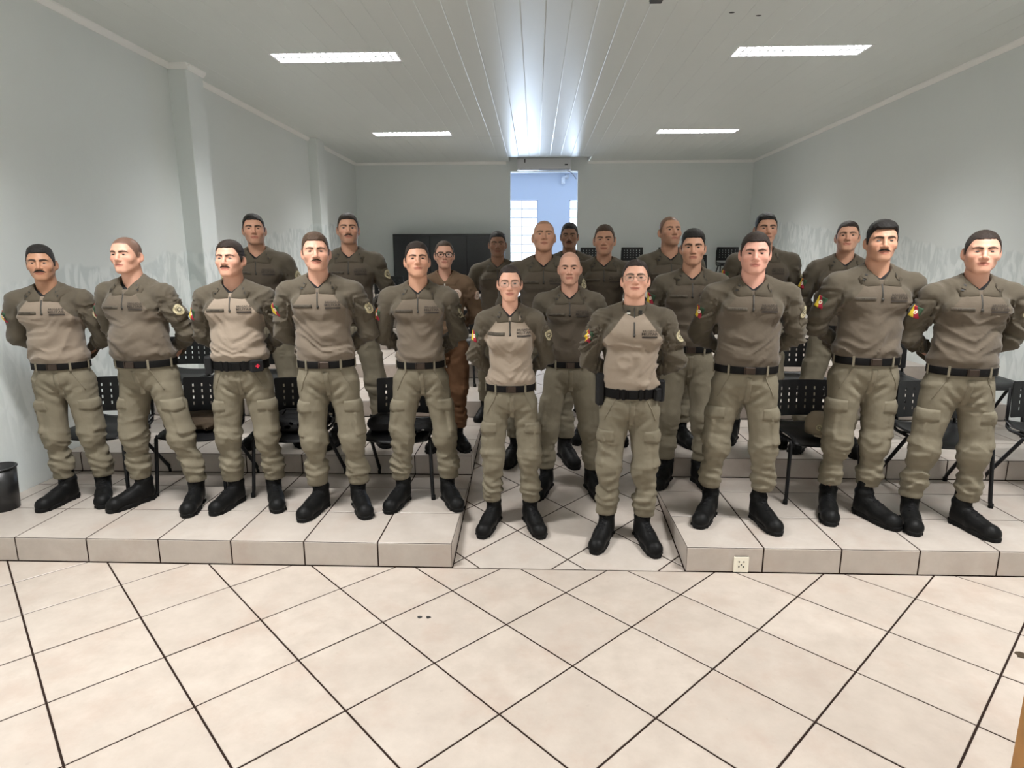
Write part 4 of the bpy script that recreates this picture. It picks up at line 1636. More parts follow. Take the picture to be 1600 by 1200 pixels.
# ---- boots (one pair of meshes for everybody)
def build_boot():
    F = Field(np.arange(-0.09, 0.0901, 0.005), np.arange(-0.27, 0.16, 0.005), np.arange(-0.02, 0.30, 0.005))
    F.cone((0, 0.055, 0.050), (0, -0.06, 0.050), 0.044, 0.047, 0.02)
    F.cone((0, -0.06, 0.048), (-0.004, -0.165, 0.044), 0.049, 0.045, 0.02)
    F.ell((-0.004, -0.165, 0.040), (0.049, 0.056, 0.046), 0.02)
    F.cone((0, 0.042, 0.115), (0, -0.10, 0.058), 0.040, 0.040, 0.03)
    F.cone((0, 0.045, 0.09), (0, 0.040, 0.26), 0.044, 0.041, 0.03)
    F.ell((0, 0.043, 0.150), (0.050, 0.052, 0.022), 0.02)
    X, Y, Z = F.grid()
    F.D = np.maximum(F.D, 0.022 - Z)
    F.D = np.maximum(F.D, Z - 0.245)
    V, Q = nets(F)
    V = relax(V, Q, 1, 0.4)
    upper = np_mesh('boot_upper', V, Q, M['boot'])
    # sole outline
    out = []
    for k in range(28):
        a = 2 * math.pi * k / 28
        y = -0.058 + 0.163 * math.sin(a)
        c = math.cos(a)
        w = 0.044 + 0.011 * sstep(0.0, -0.14, y) - 0.006 * math.exp(-((y + 0.02) / 0.04) ** 2)
        w = float(w)
        out.append((math.copysign(abs(c) ** 0.6, c) * w - 0.003, y, 0))
    rings = []
    for z, sc in ((0.0, 0.97), (0.004, 1.0), (0.024, 1.02), (0.030, 0.96)):
        rings.append([(p[0] * sc, -0.058 + (p[1] + 0.058) * (0.5 + 0.5 * sc), z) for p in out])
    mb = MB().loft(rings, True, True)
    for k in range(9):
        y = -0.20 + k * 0.033
        if -0.02 < y < 0.02:
            continue
        if y < -0.17:
            continue
        for s in (-1, 1):
            w = 0.046 if y < -0.05 else 0.038
            mb.box(s * w - 0.006, s * w + 0.006, y - 0.009, y + 0.009, 0.0, 0.016)
    sole = mb.mesh('sole', M['sole'])
    # laces: crossed cords over the instep and up the shaft
    mb = MB()
    path = [(-0.090, 0.108), (-0.066, 0.122), (-0.042, 0.138), (-0.020, 0.155), (-0.012, 0.174), (-0.0125, 0.192), (-0.014, 0.208)]
    pts = []
    for y, z in path:
        for s in (-1, 1):
            pts.append((s * 0.020, y, z))
    P0 = np.array([[x, y - 0.12, z + 0.05] for x, y, z in pts], np.float32)
    dr = np.array([0, 0.80, -0.30], np.float32)
    dr = dr / np.linalg.norm(dr)
    H, ok = F.trace(P0, dr, 0.35, 0.004)
    H = H - dr * 0.002
    H = H.tolist()
    for q in range(len(path)):
        a, b = H[2 * q], H[2 * q + 1]
        m = [(a[0] + b[0]) / 2, (a[1] + b[1]) / 2 - 0.004, (a[2] + b[2]) / 2 + 0.003]
        mb.tube([a, m, b], 0.0032, 5)
        if q + 1 < len(path):
            c, d = H[2 * q + 2], H[2 * q + 3]
            mb.tube([a, [(a[i] + d[i]) / 2 + (0, -0.004, 0.003)[i] for i in range(3)], d], 0.0028, 5)
            mb.tube([b, [(b[i] + c[i]) / 2 + (0, -0.004, 0.003)[i] for i in range(3)], c], 0.0028, 5)
    lace = mb.mesh('laces', M['lace'], True)
    return upper, sole, lace


BOOT = build_boot()


# ---- projected patches
def patch_grid(F, c, u, v, n, w, h, nu, nv, off, shape=None):
    """grid patch on the surface of F: centre c, axes u (width) v (height), outward normal n"""
    u, v, n = [np.array(a, np.float32) / np.linalg.norm(a) for a in (u, v, n)]
    uu, vv = np.meshgrid(np.linspace(-0.5, 0.5, nu + 1), np.linspace(-0.5, 0.5, nv + 1), indexing='ij')
    U, Vv = uu.ravel().astype(np.float32), vv.ravel().astype(np.float32)
    if shape == 'disc':
        # square to disc
        x, y = U * 2, Vv * 2
        U, Vv = 0.5 * x * np.sqrt(1 - y * y / 2), 0.5 * y * np.sqrt(1 - x * x / 2)
    sh = 0.0
    if shape == 'flap':
        sh = -0.16 * (1 - np.abs(U) * 2) * (Vv < 0) * (-Vv * 2)
    P0 = np.array(c, np.float32) + n * 0.10 + U[:, None] * w * u + (Vv + sh)[:, None] * h * v
    Hh, ok = F.trace(P0, -n, 0.24, 0.004)
    dist = ((P0 - Hh) @ n)
    med = np.median(dist[ok]) if ok.any() else 0.1
    dist = np.clip(np.where(ok, dist, med), med - 0.035, med + 0.035)
    Hh = P0 - dist[:, None] * n + n * off
    uv = np.stack([U + 0.5, Vv + 0.5], 1)
    ids = np.arange((nu + 1) * (nv + 1)).reshape(nu + 1, nv + 1)
    Q = np.stack([ids[:-1, :-1], ids[1:, :-1], ids[1:, 1:], ids[:-1, 1:]], -1).reshape(-1, 4)
    # skirt towards the cloth
    ring = list(ids[:, 0]) + list(ids[-1, 1:]) + list(ids[-2::-1, -1]) + list(ids[0, -2:0:-1])
    b = len(Hh)
    low = Hh[ring] - n * (off + 0.004)
    Vall = np.concatenate([Hh, low])
    m = len(ring)
    sk = [[ring[i], b + i, b + (i + 1) % m, ring[(i + 1) % m]] for i in range(m)]
    # orientation test
    e1 = Hh[ids[1, 0]] - Hh[ids[0, 0]]
    e2 = Hh[ids[0, 1]] - Hh[ids[0, 0]]
    if np.dot(np.cross(e1, e2), n) < 0:
        Q = Q[:, ::-1]
        sk = [q[::-1] for q in sk]
    return Vall, np.concatenate([Q, np.array(sk)]), np.concatenate([uv, uv[ring]])


_txt = {}


def text_mesh(body, bold=0.0):
    """flat triangles of a word, width normalised to 1 and centred"""
    key = (body, bold)
    if key not in _txt:
        cu = bpy.data.curves.new('lettering', 'FONT')
        cu.body = body
        cu.resolution_u = 1
        cu.offset = bold
        to = bpy.data.objects.new('lettering', cu)
        COL.objects.link(to)
        dg = bpy.context.evaluated_depsgraph_get()
        me = bpy.data.meshes.new_from_object(to.evaluated_get(dg))
        V = np.zeros(len(me.vertices) * 3, np.float32)
        me.vertices.foreach_get('co', V)
        V = V.reshape(-1, 3)
        me.calc_loop_triangles()
        Tt = np.zeros(len(me.loop_triangles) * 3, np.int32)
        me.loop_triangles.foreach_get('vertices', Tt)
        lo, hi = V.min(0), V.max(0)
        V = (V - (lo + hi) / 2)
        sx, sy = hi[0] - lo[0], hi[1] - lo[1]
        _txt[key] = (np.stack([V[:, 0] / sx, V[:, 1] / sy], 1), Tt.reshape(-1, 3))
        bpy.data.objects.remove(to)
        bpy.data.meshes.remove(me)
        bpy.data.curves.remove(cu)
    return _txt[key]


def text_patch(F, lines, c, w, n=(0, -1, 0), u=(1, 0, 0), v=(0, 0, 1), off=0.004):
    """lines: (text, rel width, z offset, height); letters laid on the surface"""
    Vs, Ts = [], []
    b = 0
    u, v, n = [np.array(a, np.float32) / np.linalg.norm(a) for a in (u, v, n)]
    for tx, rw, dz, hh in lines:
        if tx == '#':
            # solid bar
            P2 = np.array([[x, y] for x in np.linspace(-0.5, 0.5, 7) for y in (-0.5, 0.5)], np.float32)
            Tt = []
            for q in range(6):
                a = 2 * q
                Tt += [[a, a + 2, a + 3], [a, a + 3, a + 1]]
            Tt = np.array(Tt)
        else:
            P2, Tt = text_mesh(tx, 0.012)
        P0 = np.array(c, np.float32) + n * 0.10 + (P2[:, :1] * w * rw) * u + (P2[:, 1:] * hh + dz) * v
        Hh, ok = F.trace(P0, -n, 0.24, 0.004)
        dist = (P0 - Hh) @ n
        med = np.median(dist[ok]) if ok.any() else 0.1
        dist = np.clip(np.where(ok, dist, med), med - 0.03, med + 0.03)
        Vs.append(P0 - dist[:, None] * n + n * off)
        Ts.append(Tt + b)
        b += len(P2)
    return np.concatenate(Vs), np.concatenate(Ts)


def shear(V, P):
    V = np.array(V, np.float32)
    ln = P.get('lean', 0.0)
    V[:, 0] += ln * np.clip((V[:, 2] - 0.1) / 1.6, 0, 1.1)
    return V


def collar_meshes(F, P, style):
    """collar, undershirt ring; angle a measured from the front"""
    cx, cy = NECK
    res = {}
    Rn = 0.061 * P.get('neck', 1.0)
    if style == 'stand':
        N = 40
        an = [2 * math.pi * k / N for k in range(N)]
        rings = []
        for rr, zf, zb in ((0.012, 1.405, 1.445), (0.006, 1.478, 1.500), (0.010, 1.482, 1.504), (0.018, 1.476, 1.498), (0.028, 1.385, 1.440)):
            rings.append([(cx + (Rn + rr) * math.sin(a), cy - (Rn + rr) * math.cos(a) * 1.02, zf + (zb - zf) * (1 - math.cos(a)) / 2) for a in an])
        mb = MB().loft(rings)
        res['collar'] = (np.array(mb.v, np.float32), np.array(mb.f))
        return res
    N = 61
    a0 = R(5)
    an = np.array([a0 + (2 * math.pi - 2 * a0) * k / (N - 1) for k in range(N)])
    dev = np.minimum(an, 2 * np.pi - an)                 # angle from the front
    up = np.sin(np.minimum(dev, np.pi / 2)) ** 0.9
    zf = 1.408 + 0.086 * up + 0.008 * (dev / np.pi)      # fold line
    Rf = Rn + 0.012 + 0.016 * (1 - up)
    # lower edge of the leaf
    zl = np.interp(dev, [0.0, 0.5, 0.80, 0.97, 1.6, np.pi], [1.396, 1.390, 1.386, 1.424, 1.452, 1.462])
    Rl = np.interp(dev, [0.0, 0.5, 0.80, 0.97, 1.6, np.pi], [0.086, 0.094, 0.106, 0.098, 0.086, 0.080])
    sx, sy = np.sin(an), -np.cos(an)

    def pts(Rr, z):
        return np.stack([cx + Rr * sx, cy + Rr * sy, z], 1).astype(np.float32)
    low = pts(Rl, zl)
    # keep the leaf outside the cloth
    P0 = pts(Rl + 0.14, zl)
    d = np.stack([-sx, -sy, 0 * sx], 1).astype(np.float32)
    Hh, ok = F.trace(P0, d, 0.24, 0.004)
    rs = np.hypot(Hh[:, 0] - cx, Hh[:, 1] - cy)
    Rl2 = np.where(ok, np.maximum(Rl, np.minimum(rs, Rl + 0.035) + 0.004), Rl)
    low = pts(Rl2, zl)
    rows = [pts(Rf - 0.004, zf - 0.030), pts(Rf - 0.003, zf - 0.003), pts(Rf + 0.002, zf + 0.001), pts(Rf + 0.007, zf - 0.003),
            pts(Rf + 0.007, zf - 0.003) * 0.45 + low * 0.55 + np.array([0, 0, 0.004], np.float32), low, low + np.stack([sx * -0.002, sy * -0.002, 0 * sx - 0.003], 1),
            pts(Rf + 0.001, zf - 0.010)]
    V = np.concatenate(rows)
    Q = []
    for r_ in range(len(rows) - 1):
        for k in range(N - 1):
            Q.append((r_ * N + k, r_ * N + k + 1, (r_ + 1) * N + k + 1, (r_ + 1) * N + k))
    res['collar'] = (V.astype(np.float32), np.array(Q))
    res['leaf'] = (rows[4], rows[5], rows[3], an)
    # undershirt
    N2 = 32
    a2 = np.array([2 * np.pi * k / N2 for k in range(N2)])
    dv = np.minimum(a2, 2 * np.pi - a2)
    z1 = 1.424 + 0.050 * np.sin(np.minimum(dv, np.pi / 2))
    rows2 = []
    for rr, dz in ((-0.006, 0.000), (0.003, 0.004), (0.010, -0.004), (0.030, -0.030)):
        rows2.append(np.stack([cx + (Rn + rr) * np.sin(a2), cy - (Rn + rr) * np.cos(a2) * 1.05, z1 + dz], 1))
    Q2 = []
    for r_ in range(3):
        for k in range(N2):
            Q2.append((r_ * N2 + k, r_ * N2 + (k + 1) % N2, (r_ + 1) * N2 + (k + 1) % N2, (r_ + 1) * N2 + k))
    res['tee'] = (np.concatenate(rows2).astype(np.float32), np.array(Q2))
    return res


def belt_meshes(P, duty):
    rx, ry = waist(P)
    rx, ry = rx + 0.006, ry + 0.006
    N = 56
    hh = 0.028 if duty else 0.0215
    rows = []
    for rr, z in ((0.0, -hh), (0.004, -hh), (0.005, -hh * 0.8), (0.005, hh * 0.8), (0.004, hh), (0.0, hh)):
        rows.append([((rx + rr) * math.sin(2 * math.pi * k / N), 0.002 - (ry + rr) * math.cos(2 * math.pi * k / N), ZB + z) for k in range(N)])
    mb = MB().loft(rows)
    return np.array(mb.v, np.float32), np.array(mb.f), rx, ry, hh


SKINS = {}


def skin_for(tone, hc):
    k = (tone, hc)
    if k not in SKINS:
        c = {'fair': (0.660, 0.370, 0.268), 'pink': (0.700, 0.375, 0.290), 'mid': (0.590, 0.325, 0.220), 'tan': (0.440, 0.235, 0.145),
             'brown': (0.290, 0.155, 0.098)}[tone]
        SKINS[k] = skin_mat('skin_%s_%s' % k, c, HAIRCOL[hc])
    return SKINS[k]


EYE = MB()
_r = []
for i in range(9):
    t = math.pi * i / 8
    _r.append([(0.0128 * math.sin(t) * math.cos(2 * math.pi * k / 14), -0.0075 * math.cos(t), 0.0046 * math.sin(t) * math.sin(2 * math.pi * k / 14) + 1e-6 * k) for k in range(14)])
EYE.loft(_r)
EYE_ME = {k: EYE.mesh('eye_' + k, M['eye_' + k], True) for k in ('d', 'l')}
LASH_ME = MB().tube([(-0.0135, 0.0010, -0.0005), (-0.008, -0.0042, 0.0036), (0, -0.0066, 0.0049), (0.008, -0.0042, 0.0036), (0.0135, 0.0010, -0.0005)], [0.0011, 0.0017, 0.0019, 0.0017, 0.0011], 6).mesh('eyelid', M['lash'], True)


def person(P):
    P = dict(P)
    P.setdefault('front', True)
    P['girth'] = P.get('girth', 1.0) * 0.90
    if 'waist' in P:
        P['waist'] *= 0.93
    root = empty('person', P['loc'], R(P.get('yaw', 0)), P['h'] / 1.75)
    tag(root, P['label'], 'person', P.get('group'))
    hs = 0.975 * P.get('head', 1.0)
    hy, hp, hr = P.get('turn', (0, 0, 0))
    Rh = rot3(R(hy - P.get('yaw', 0)), R(hp), R(hr))
    mh = P.get('hairc', 'dark')
    # body, hair
    V, Q, at, hair = build_body(P, Rh, hs)
    body = obj('body', np_mesh('body', shear(V, P), Q, skin_for(P.get('tone', 'mid'), mh), attrs=at), root)
    if hair is not None:
        hv = hair[0]
        obj('hair', np_mesh('hair', shear(hv, P), hair[1], M['hair_' + mh]), root)
    ln = P.get('lean', 0.0)

    def hpt(p):
        q = Rh @ (np.array(p, np.float32) * hs) + np.array(HC, np.float32)
        q[0] += ln * (q[2] - 0.1) / 1.6
        return q
    rotE = Matrix(Rh.tolist()).to_euler()
    ek = P.get('eyes', 'd')
    for s in (-1, 1):
        e = obj('eye', EYE_ME[ek], root, loc=tuple(hpt((s * 0.0315, -0.0745, -0.0005))), rot=rotE, scale=(hs, hs, hs))
        obj('eyelid', LASH_ME, e)
    # moustache
    ms = P.get('moustache', 0)
    if ms:
        mb = MB()
        for s in (-1, 1):
            pts = [(s * 0.0005, -0.0960, -0.0500), (s * 0.011, -0.0960, -0.0502), (s * 0.022, -0.0920, -0.0530), (s * 0.032 * (0.9 + 0.1 * ms), -0.0850, -0.0590)]
            rr = [0.0036, 0.0046, 0.0042, 0.0018]
            mb.tube([tuple(hpt(p)) for p in pts], [r_ * hs * (0.75 + 0.25 * ms) for r_ in rr], 8)
        mb.obj('moustache', M['hair_' + mh], root, smooth=True)
    # glasses
    gl = P.get('glasses')
    if gl:
        gm = M['metal'] if gl == 'metal' else M['black_frame']
        r_ = 0.0013 if gl == 'metal' else 0.0030
        ge = bpy.data.objects.new('eyeglasses', None)
        link(ge, root)
        for s in (-1, 1):
            ring = []
            for k in range(24):
                a = 2 * math.pi * k / 24
                ca, sa = math.cos(a), math.sin(a)
                ring.append(tuple(hpt((s * 0.034 + 0.0255 * math.copysign(abs(ca) ** 0.75, ca), -0.0995 + 0.010 * (abs(s * 0.034 + 0.0255 * ca) / 0.06) ** 2,
                                       -0.003 + 0.0195 * math.copysign(abs(sa) ** 0.8, sa)))))
            MB().tube(ring, r_ * hs, 6, closed=True).obj('rim', gm, ge, smooth=True)
            MB().add(ring, [tuple(range(24))]).obj('lens', M['lens'], ge)
            MB().tube([tuple(hpt(p)) for p in ((s * 0.059, -0.089, 0.004), (s * 0.074, -0.072, 0.004), (s * 0.082, 0.010, 0.004))], r_ * hs, 6).obj('temple', gm, ge, smooth=True)
        MB().tube([tuple(hpt(p)) for p in ((-0.009, -0.1005, 0.001), (0, -0.1035, 0.004), (0.009, -0.1005, 0.001))], r_ * hs, 6).obj('bridge', gm, ge, smooth=True)
    # shirt
    jac = P.get('jacket', False)
    F, V, Q, seam = build_shirt(P)
    sh = obj('jacket' if jac else 'shirt', np_mesh('shirt', shear(V, P), Q, M['jacket'] if jac else M['shirt'], attrs={'seam': seam}), root)
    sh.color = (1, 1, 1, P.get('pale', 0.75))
    st = P.get('collar', 'fold')
    cm = collar_meshes(F, P, st)
    co = obj('collar', np_mesh('collar', shear(cm['collar'][0], P), cm['collar'][1], M['jacket'] if jac else M['sleeve']), sh)
    if 'tee' in cm and not jac:
        obj('undershirt', np_mesh('undershirt', shear(cm['tee'][0], P), cm['tee'][1], M['tee']), root)
    # zip
    ztop = 1.40 if st == 'fold' else 1.474
    zbot = 1.318 if not jac else 1.30
    zc = (ztop + zbot) / 2
    if st == 'stand':
        # the upper part lies on the stand collar
        MB().tube([tuple(shear(np.array([[0.0, NECK[1] - 0.061 * P.get('neck', 1) - rr, z]]), P)[0]) for rr, z in ((0.0215, 1.474), (0.0265, 1.43), (0.0315, 1.39), (0.036, 1.372))], 0.0035, 6).obj('zipper', M['zip'], sh)
        zc, ztop = (1.39 + zbot) / 2, 1.39
    gV, gQ, uv = patch_grid(F, (0, -0.12, zc), (1, 0, 0), (0, 0, 1), (0, -1, 0), 0.0075 if not jac else 0.010, ztop - zbot, 1, 14, 0.0025)
    obj('zipper', np_mesh('zipper', shear(gV, P), gQ, M['zip_white'] if jac else M['zip']), sh)
    if not jac:
        gV, gQ, uv = patch_grid(F, (0.001, -0.12, zbot - 0.004), (1, 0, 0), (0, 0, 1), (0, -1, 0), 0.012, 0.016, 2, 2, 0.004)
        obj('zip_pull', np_mesh('zip_pull', shear(gV, P), gQ, M['zip']), sh)
        # name tape and lettering
        if P.get('name', 'SD PM'):
            gV, gQ, uv = patch_grid(F, (-0.088, -0.12, 1.318), (1, 0, 0), (0, 0, 1), (0, -1, 0), 0.112, 0.020, 10, 2, 0.0025)
            nt_ = obj('name_tape', np_mesh('name_tape', shear(gV, P), gQ, M['tape']), sh)
            tV, tQ = text_patch(F, [(P.get('name', 'SD PM'), 0.90 if len(P.get('name', 'SD PM')) > 8 else 0.50, 0, 0.0095)], (-0.088, -0.12, 1.319), 0.112, off=0.0045)
            obj('name_lettering', np_mesh('name_lettering', shear(tV, P), tQ, M['print'], smooth=False), sh)
            MB()
        tV, tQ = text_patch(F, [('BRIGADA', 0.92, 0.017, 0.0125), ('MILITAR', 1.0, 0.000, 0.0150), ('#', 0.95, -0.0185, 0.0105)], (0.088, -0.12, 1.325), 0.092, off=0.0035)
        obj('chest_lettering', np_mesh('chest_lettering', shear(tV, P), tQ, M['print'], smooth=False), sh)
        # collar insignia
        if 'leaf' in cm:
            up_, lo_, fo_, an = cm['leaf']
            for s in (-1, 1):
                tgt = 0.80 if s > 0 else 2 * math.pi - 0.80
                k = int(np.argmin(np.abs(an - tgt)))
                for q, (f_, w_) in enumerate(((0.30, 0), (0.62, 0))):
                    A = fo_[k] * (1 - f_) + lo_[k] * f_
                    B = fo_[k + 1] * (1 - f_) + lo_[k + 1] * f_
                    d1 = (B - A) / np.linalg.norm(B - A)
                    dn = lo_[k] - fo_[k]
                    dn = dn / np.linalg.norm(dn)
                    nn = np.cross(d1, dn)
                    nn = nn / np.linalg.norm(nn)
                    if nn[1] > 0:
                        nn = -nn
                    A = A + nn * 0.0045
                    def quad(w, h, o, cc=A):
                        return [tuple(cc + d1 * a + dn * b + nn * o) for a, b in ((-w, -h), (w, -h), (w, h), (-w, h))]
                    if q == 0:
                        C_ = A + dn * 0.008
                        pl = [quad(0.0125, 0.0145, 0.0, C_), quad(0.0125, 0.0145, 0.002, C_)]
                        mb = MB().loft([[tuple(shear(np.array([p]), P)[0]) for p in r_] for r_ in pl], True, True)
                        ins = mb.obj('collar_insignia', M['sleeve'], sh)
                    mb = MB().loft([[tuple(shear(np.array([p]), P)[0]) for p in quad(0.0075, 0.0042, o)] for o in (0.002, 0.0036)], True, True)
                    mb.obj('chevron', M['insignia'] if P.get('chev', 'k') == 'k' else M['insignia_w'], ins)
        else:
            for s in (-1, 1):
                for q in range(2):
                    zc_ = 1.452 - q * 0.013
                    cxx = s * 0.034
                    yy = NECK[1] - math.sqrt(max(1e-6, (0.061 * P.get('neck', 1) + 0.0245) ** 2 - cxx ** 2)) - 0.002
                    p = shear(np.array([[cxx, yy, zc_]]), P)[0]
                    MB().box(-0.010, 0.010, -0.002, 0.003, -0.0042, 0.0042).obj('collar_insignia', M['insignia'] if (q + (s > 0)) % 2 == 0 or s > 0 else M['insignia_w'], sh, loc=tuple(p), rot=(0, 0, s * 0.4))
    # sleeve patches
    sw = P.get('shoulder', 1.0)
    el = np.array([0.272 * sw * P.get('elbow', 1.0), 0.080, 1.150])
    shd = np.array([0.186 * sw, 0.012, 1.388])
    dirv = (el - shd) / np.linalg.norm(el - shd)
    for s in (-1, 1):
        c = shd + dirv * 0.105
        c = np.array([s * c[0], c[1], c[2]])
        vv = -np.array([s * dirv[0], dirv[1], dirv[2]])
        nn = np.array([s * 0.72, -0.70, 0.05])
        if s > 0:
            nn = np.array([0.86, -0.52, 0.05])
        nn = nn - vv * np.dot(nn, vv)
        uu = np.cross(vv, nn)
        if uu[0] < 0:
            uu = -uu
        if s < 0 and not jac:
            gV, gQ, uv = patch_grid(F, c, uu, vv, nn, 0.055, 0.066, 8, 8, 0.004)
            obj('flag_patch', np_mesh('flag_patch', shear(gV, P), gQ, M['flag'], uv=uv), sh)
        elif s > 0:
            if not jac:
                gV, gQ, uv = patch_grid(F, c - vv * 0.012, uu, vv, nn, 0.082, 0.13, 6, 8, 0.002)
                obj('patch_backing', np_mesh('patch_backing', shear(gV, P), gQ, M['sleeve']), sh)
            gV, gQ, uv = patch_grid(F, c, uu, vv, nn, 0.074, 0.074, 10, 10, 0.006, 'disc')
            obj('round_badge', np_mesh('round_badge', shear(gV, P), gQ, M['badge_pale'] if jac else M['badge'], uv=uv), sh)
    if jac:
        gV, gQ, uv = patch_grid(F, (0.095, -0.1, 1.315), (1, 0, 0), (0, 0, 1), (0, -1, 0), 0.082, 0.082, 10, 10, 0.004, 'disc')
        obj('chest_badge', np_mesh('chest_badge', shear(gV, P), gQ, M['badge_pale'], uv=uv), sh)
    # trousers
    F2, V, Q = build_trousers(P)
    tm = M['brown_trousers'] if jac else M['trousers']
    tr = obj('trousers', np_mesh('trousers', shear(V, P), Q, tm), root)
    gV, gQ, uv = patch_grid(F2, (0.010, -0.1, 0.845), (1, 0, 0), (0, 0, 1), (0, -1, 0), 0.030, 0.155, 3, 14, 0.0028)
    obj('fly', np_mesh('fly', shear(gV, P), gQ, tm), tr)
    if P['front']:
        for s in (-1, 1):
            gV, gQ, uv = patch_grid(F2, (s * 0.120, -0.08, 0.865), (s * 0.80, 0.6, -0.15), (s * 0.38, 0.2, -0.9), (s * 0.60, -0.80, 0), 0.006, 0.145, 1, 10, 0.003)
            obj('pocket_welt', np_mesh('pocket_welt', shear(gV, P), gQ, tm), tr)
        for s, hx in ((-1, P['feet'][0]), (1, P['feet'][1])):
            kx = kx_of(s, hx)
            cx = s * 0.088 + (kx - s * 0.088) * 0.42
            c = (cx + s * 0.06, -0.05, 0.700)
            nn = np.array([s * 0.80, -0.60, 0.0])
            gV, gQ, uv = patch_grid(F2, c, (s * 0.60, 0.80, 0), (0, 0, 1), nn, 0.135, 0.068, 8, 4, 0.005, 'flap')
            obj('pocket_flap', np_mesh('pocket_flap', shear(gV, P), gQ, tm), tr)
    # belt, buckle, loops
    duty = P.get('duty', False)
    bV, bQ, rx, ry, hh = belt_meshes(P, duty)
    be = obj('belt', np_mesh('belt', shear(bV, P), bQ, M['belt']), root)

    def on_belt(a, dr=0.0):
        p = np.array([[(rx + 0.005 + dr) * math.sin(a), 0.002 - (ry + 0.005 + dr) * math.cos(a), ZB]])
        p = shear(p, P)[0]
        t = math.atan2(ry * math.sin(a), rx * math.cos(a))
        return tuple(p), t
    p, t = on_belt(P.get('buckle', 0.05))
    MB().box(-0.027, 0.027, -0.006, 0.002, -hh * 0.9, hh * 0.9, 0.002).box(-0.034, -0.029, -0.007, 0.002, -hh * 0.9, hh * 0.9).obj('buckle', M['belt'] if duty else M['buckle'], be, loc=p, rot=(0, 0, t))
    if not duty:
        for a in (-0.62, 0.62, -1.45, 1.45):
            p, t = on_belt(a)
            MB().box(-0.0065, 0.0065, -0.0045, 0.002, -0.030, 0.030, 0.001).obj('belt_loop', tm, tr, loc=p, rot=(0, 0, t))
    else:
        for a in (-0.5, -0.28, 0.32, 0.55):
            p, t = on_belt(a)
            MB().box(-0.010, 0.010, -0.005, 0.002, -hh - 0.004, hh + 0.004, 0.002).obj('belt_keeper', M['belt'], be, loc=p, rot=(0, 0, t))
        if duty == 'cross':
            p, t = on_belt(0.75)
            po = MB().box(-0.040, 0.040, -0.034, 0.0, -0.038, 0.036, 0.006).obj('pouch', M['bag'], be, loc=p, rot=(0, 0, t))
            mb = MB().box(-0.013, 0.013, -0.0365, -0.034, -0.0045, 0.0045).box(-0.0045, 0.0045, -0.0365, -0.034, -0.013, 0.013)
            mb.obj('red_cross', M['red'], po)
            p, t = on_belt(-1.35)
            MB().box(-0.045, 0.045, -0.045, 0.0, -0.06, 0.055, 0.008).obj('pouch', M['bag'], be, loc=p, rot=(0, 0, t))
        if duty == 'full':
            p, t = on_belt(-1.40)
            MB().box(-0.030, 0.030, -0.045, 0.0, -0.085, 0.11, 0.008).obj('holster', M['bag'], be, loc=p, rot=(0, 0, t))
            p, t = on_belt(1.45)
            MB().box(-0.028, 0.028, -0.040, 0.0, -0.055, 0.075, 0.008).obj('pouch', M['bag'], be, loc=p, rot=(0, 0, t))
            p, t = on_belt(1.05)
            MB().box(-0.024, 0.024, -0.030, 0.0, -0.040, 0.035, 0.006).obj('pouch', M['bag'], be, loc=p, rot=(0, 0, t))
    # boots
    to = P.get('toe', (20, 20))
    for s, hx in ((-1, P['feet'][0]), (1, P['feet'][1])):
        fy = P.get('fy', (0, 0))[0 if s < 0 else 1]
        b = obj('boot', BOOT[0], root, loc=(hx, fy - 0.012 + (0.022 if P.get('slope') else 0.0), 0.0), rot=(P.get('slope', 0.0), 0, s * R(to[0 if s < 0 else 1])), scale=(s, 1, 1))
        obj('sole', BOOT[1], b)
        obj('laces', BOOT[2], b)
    return root


GR1, GR2 = 'uniformed people in the front row', 'uniformed people in the rear rows'


def pz(y):
    return ramp_z(y)


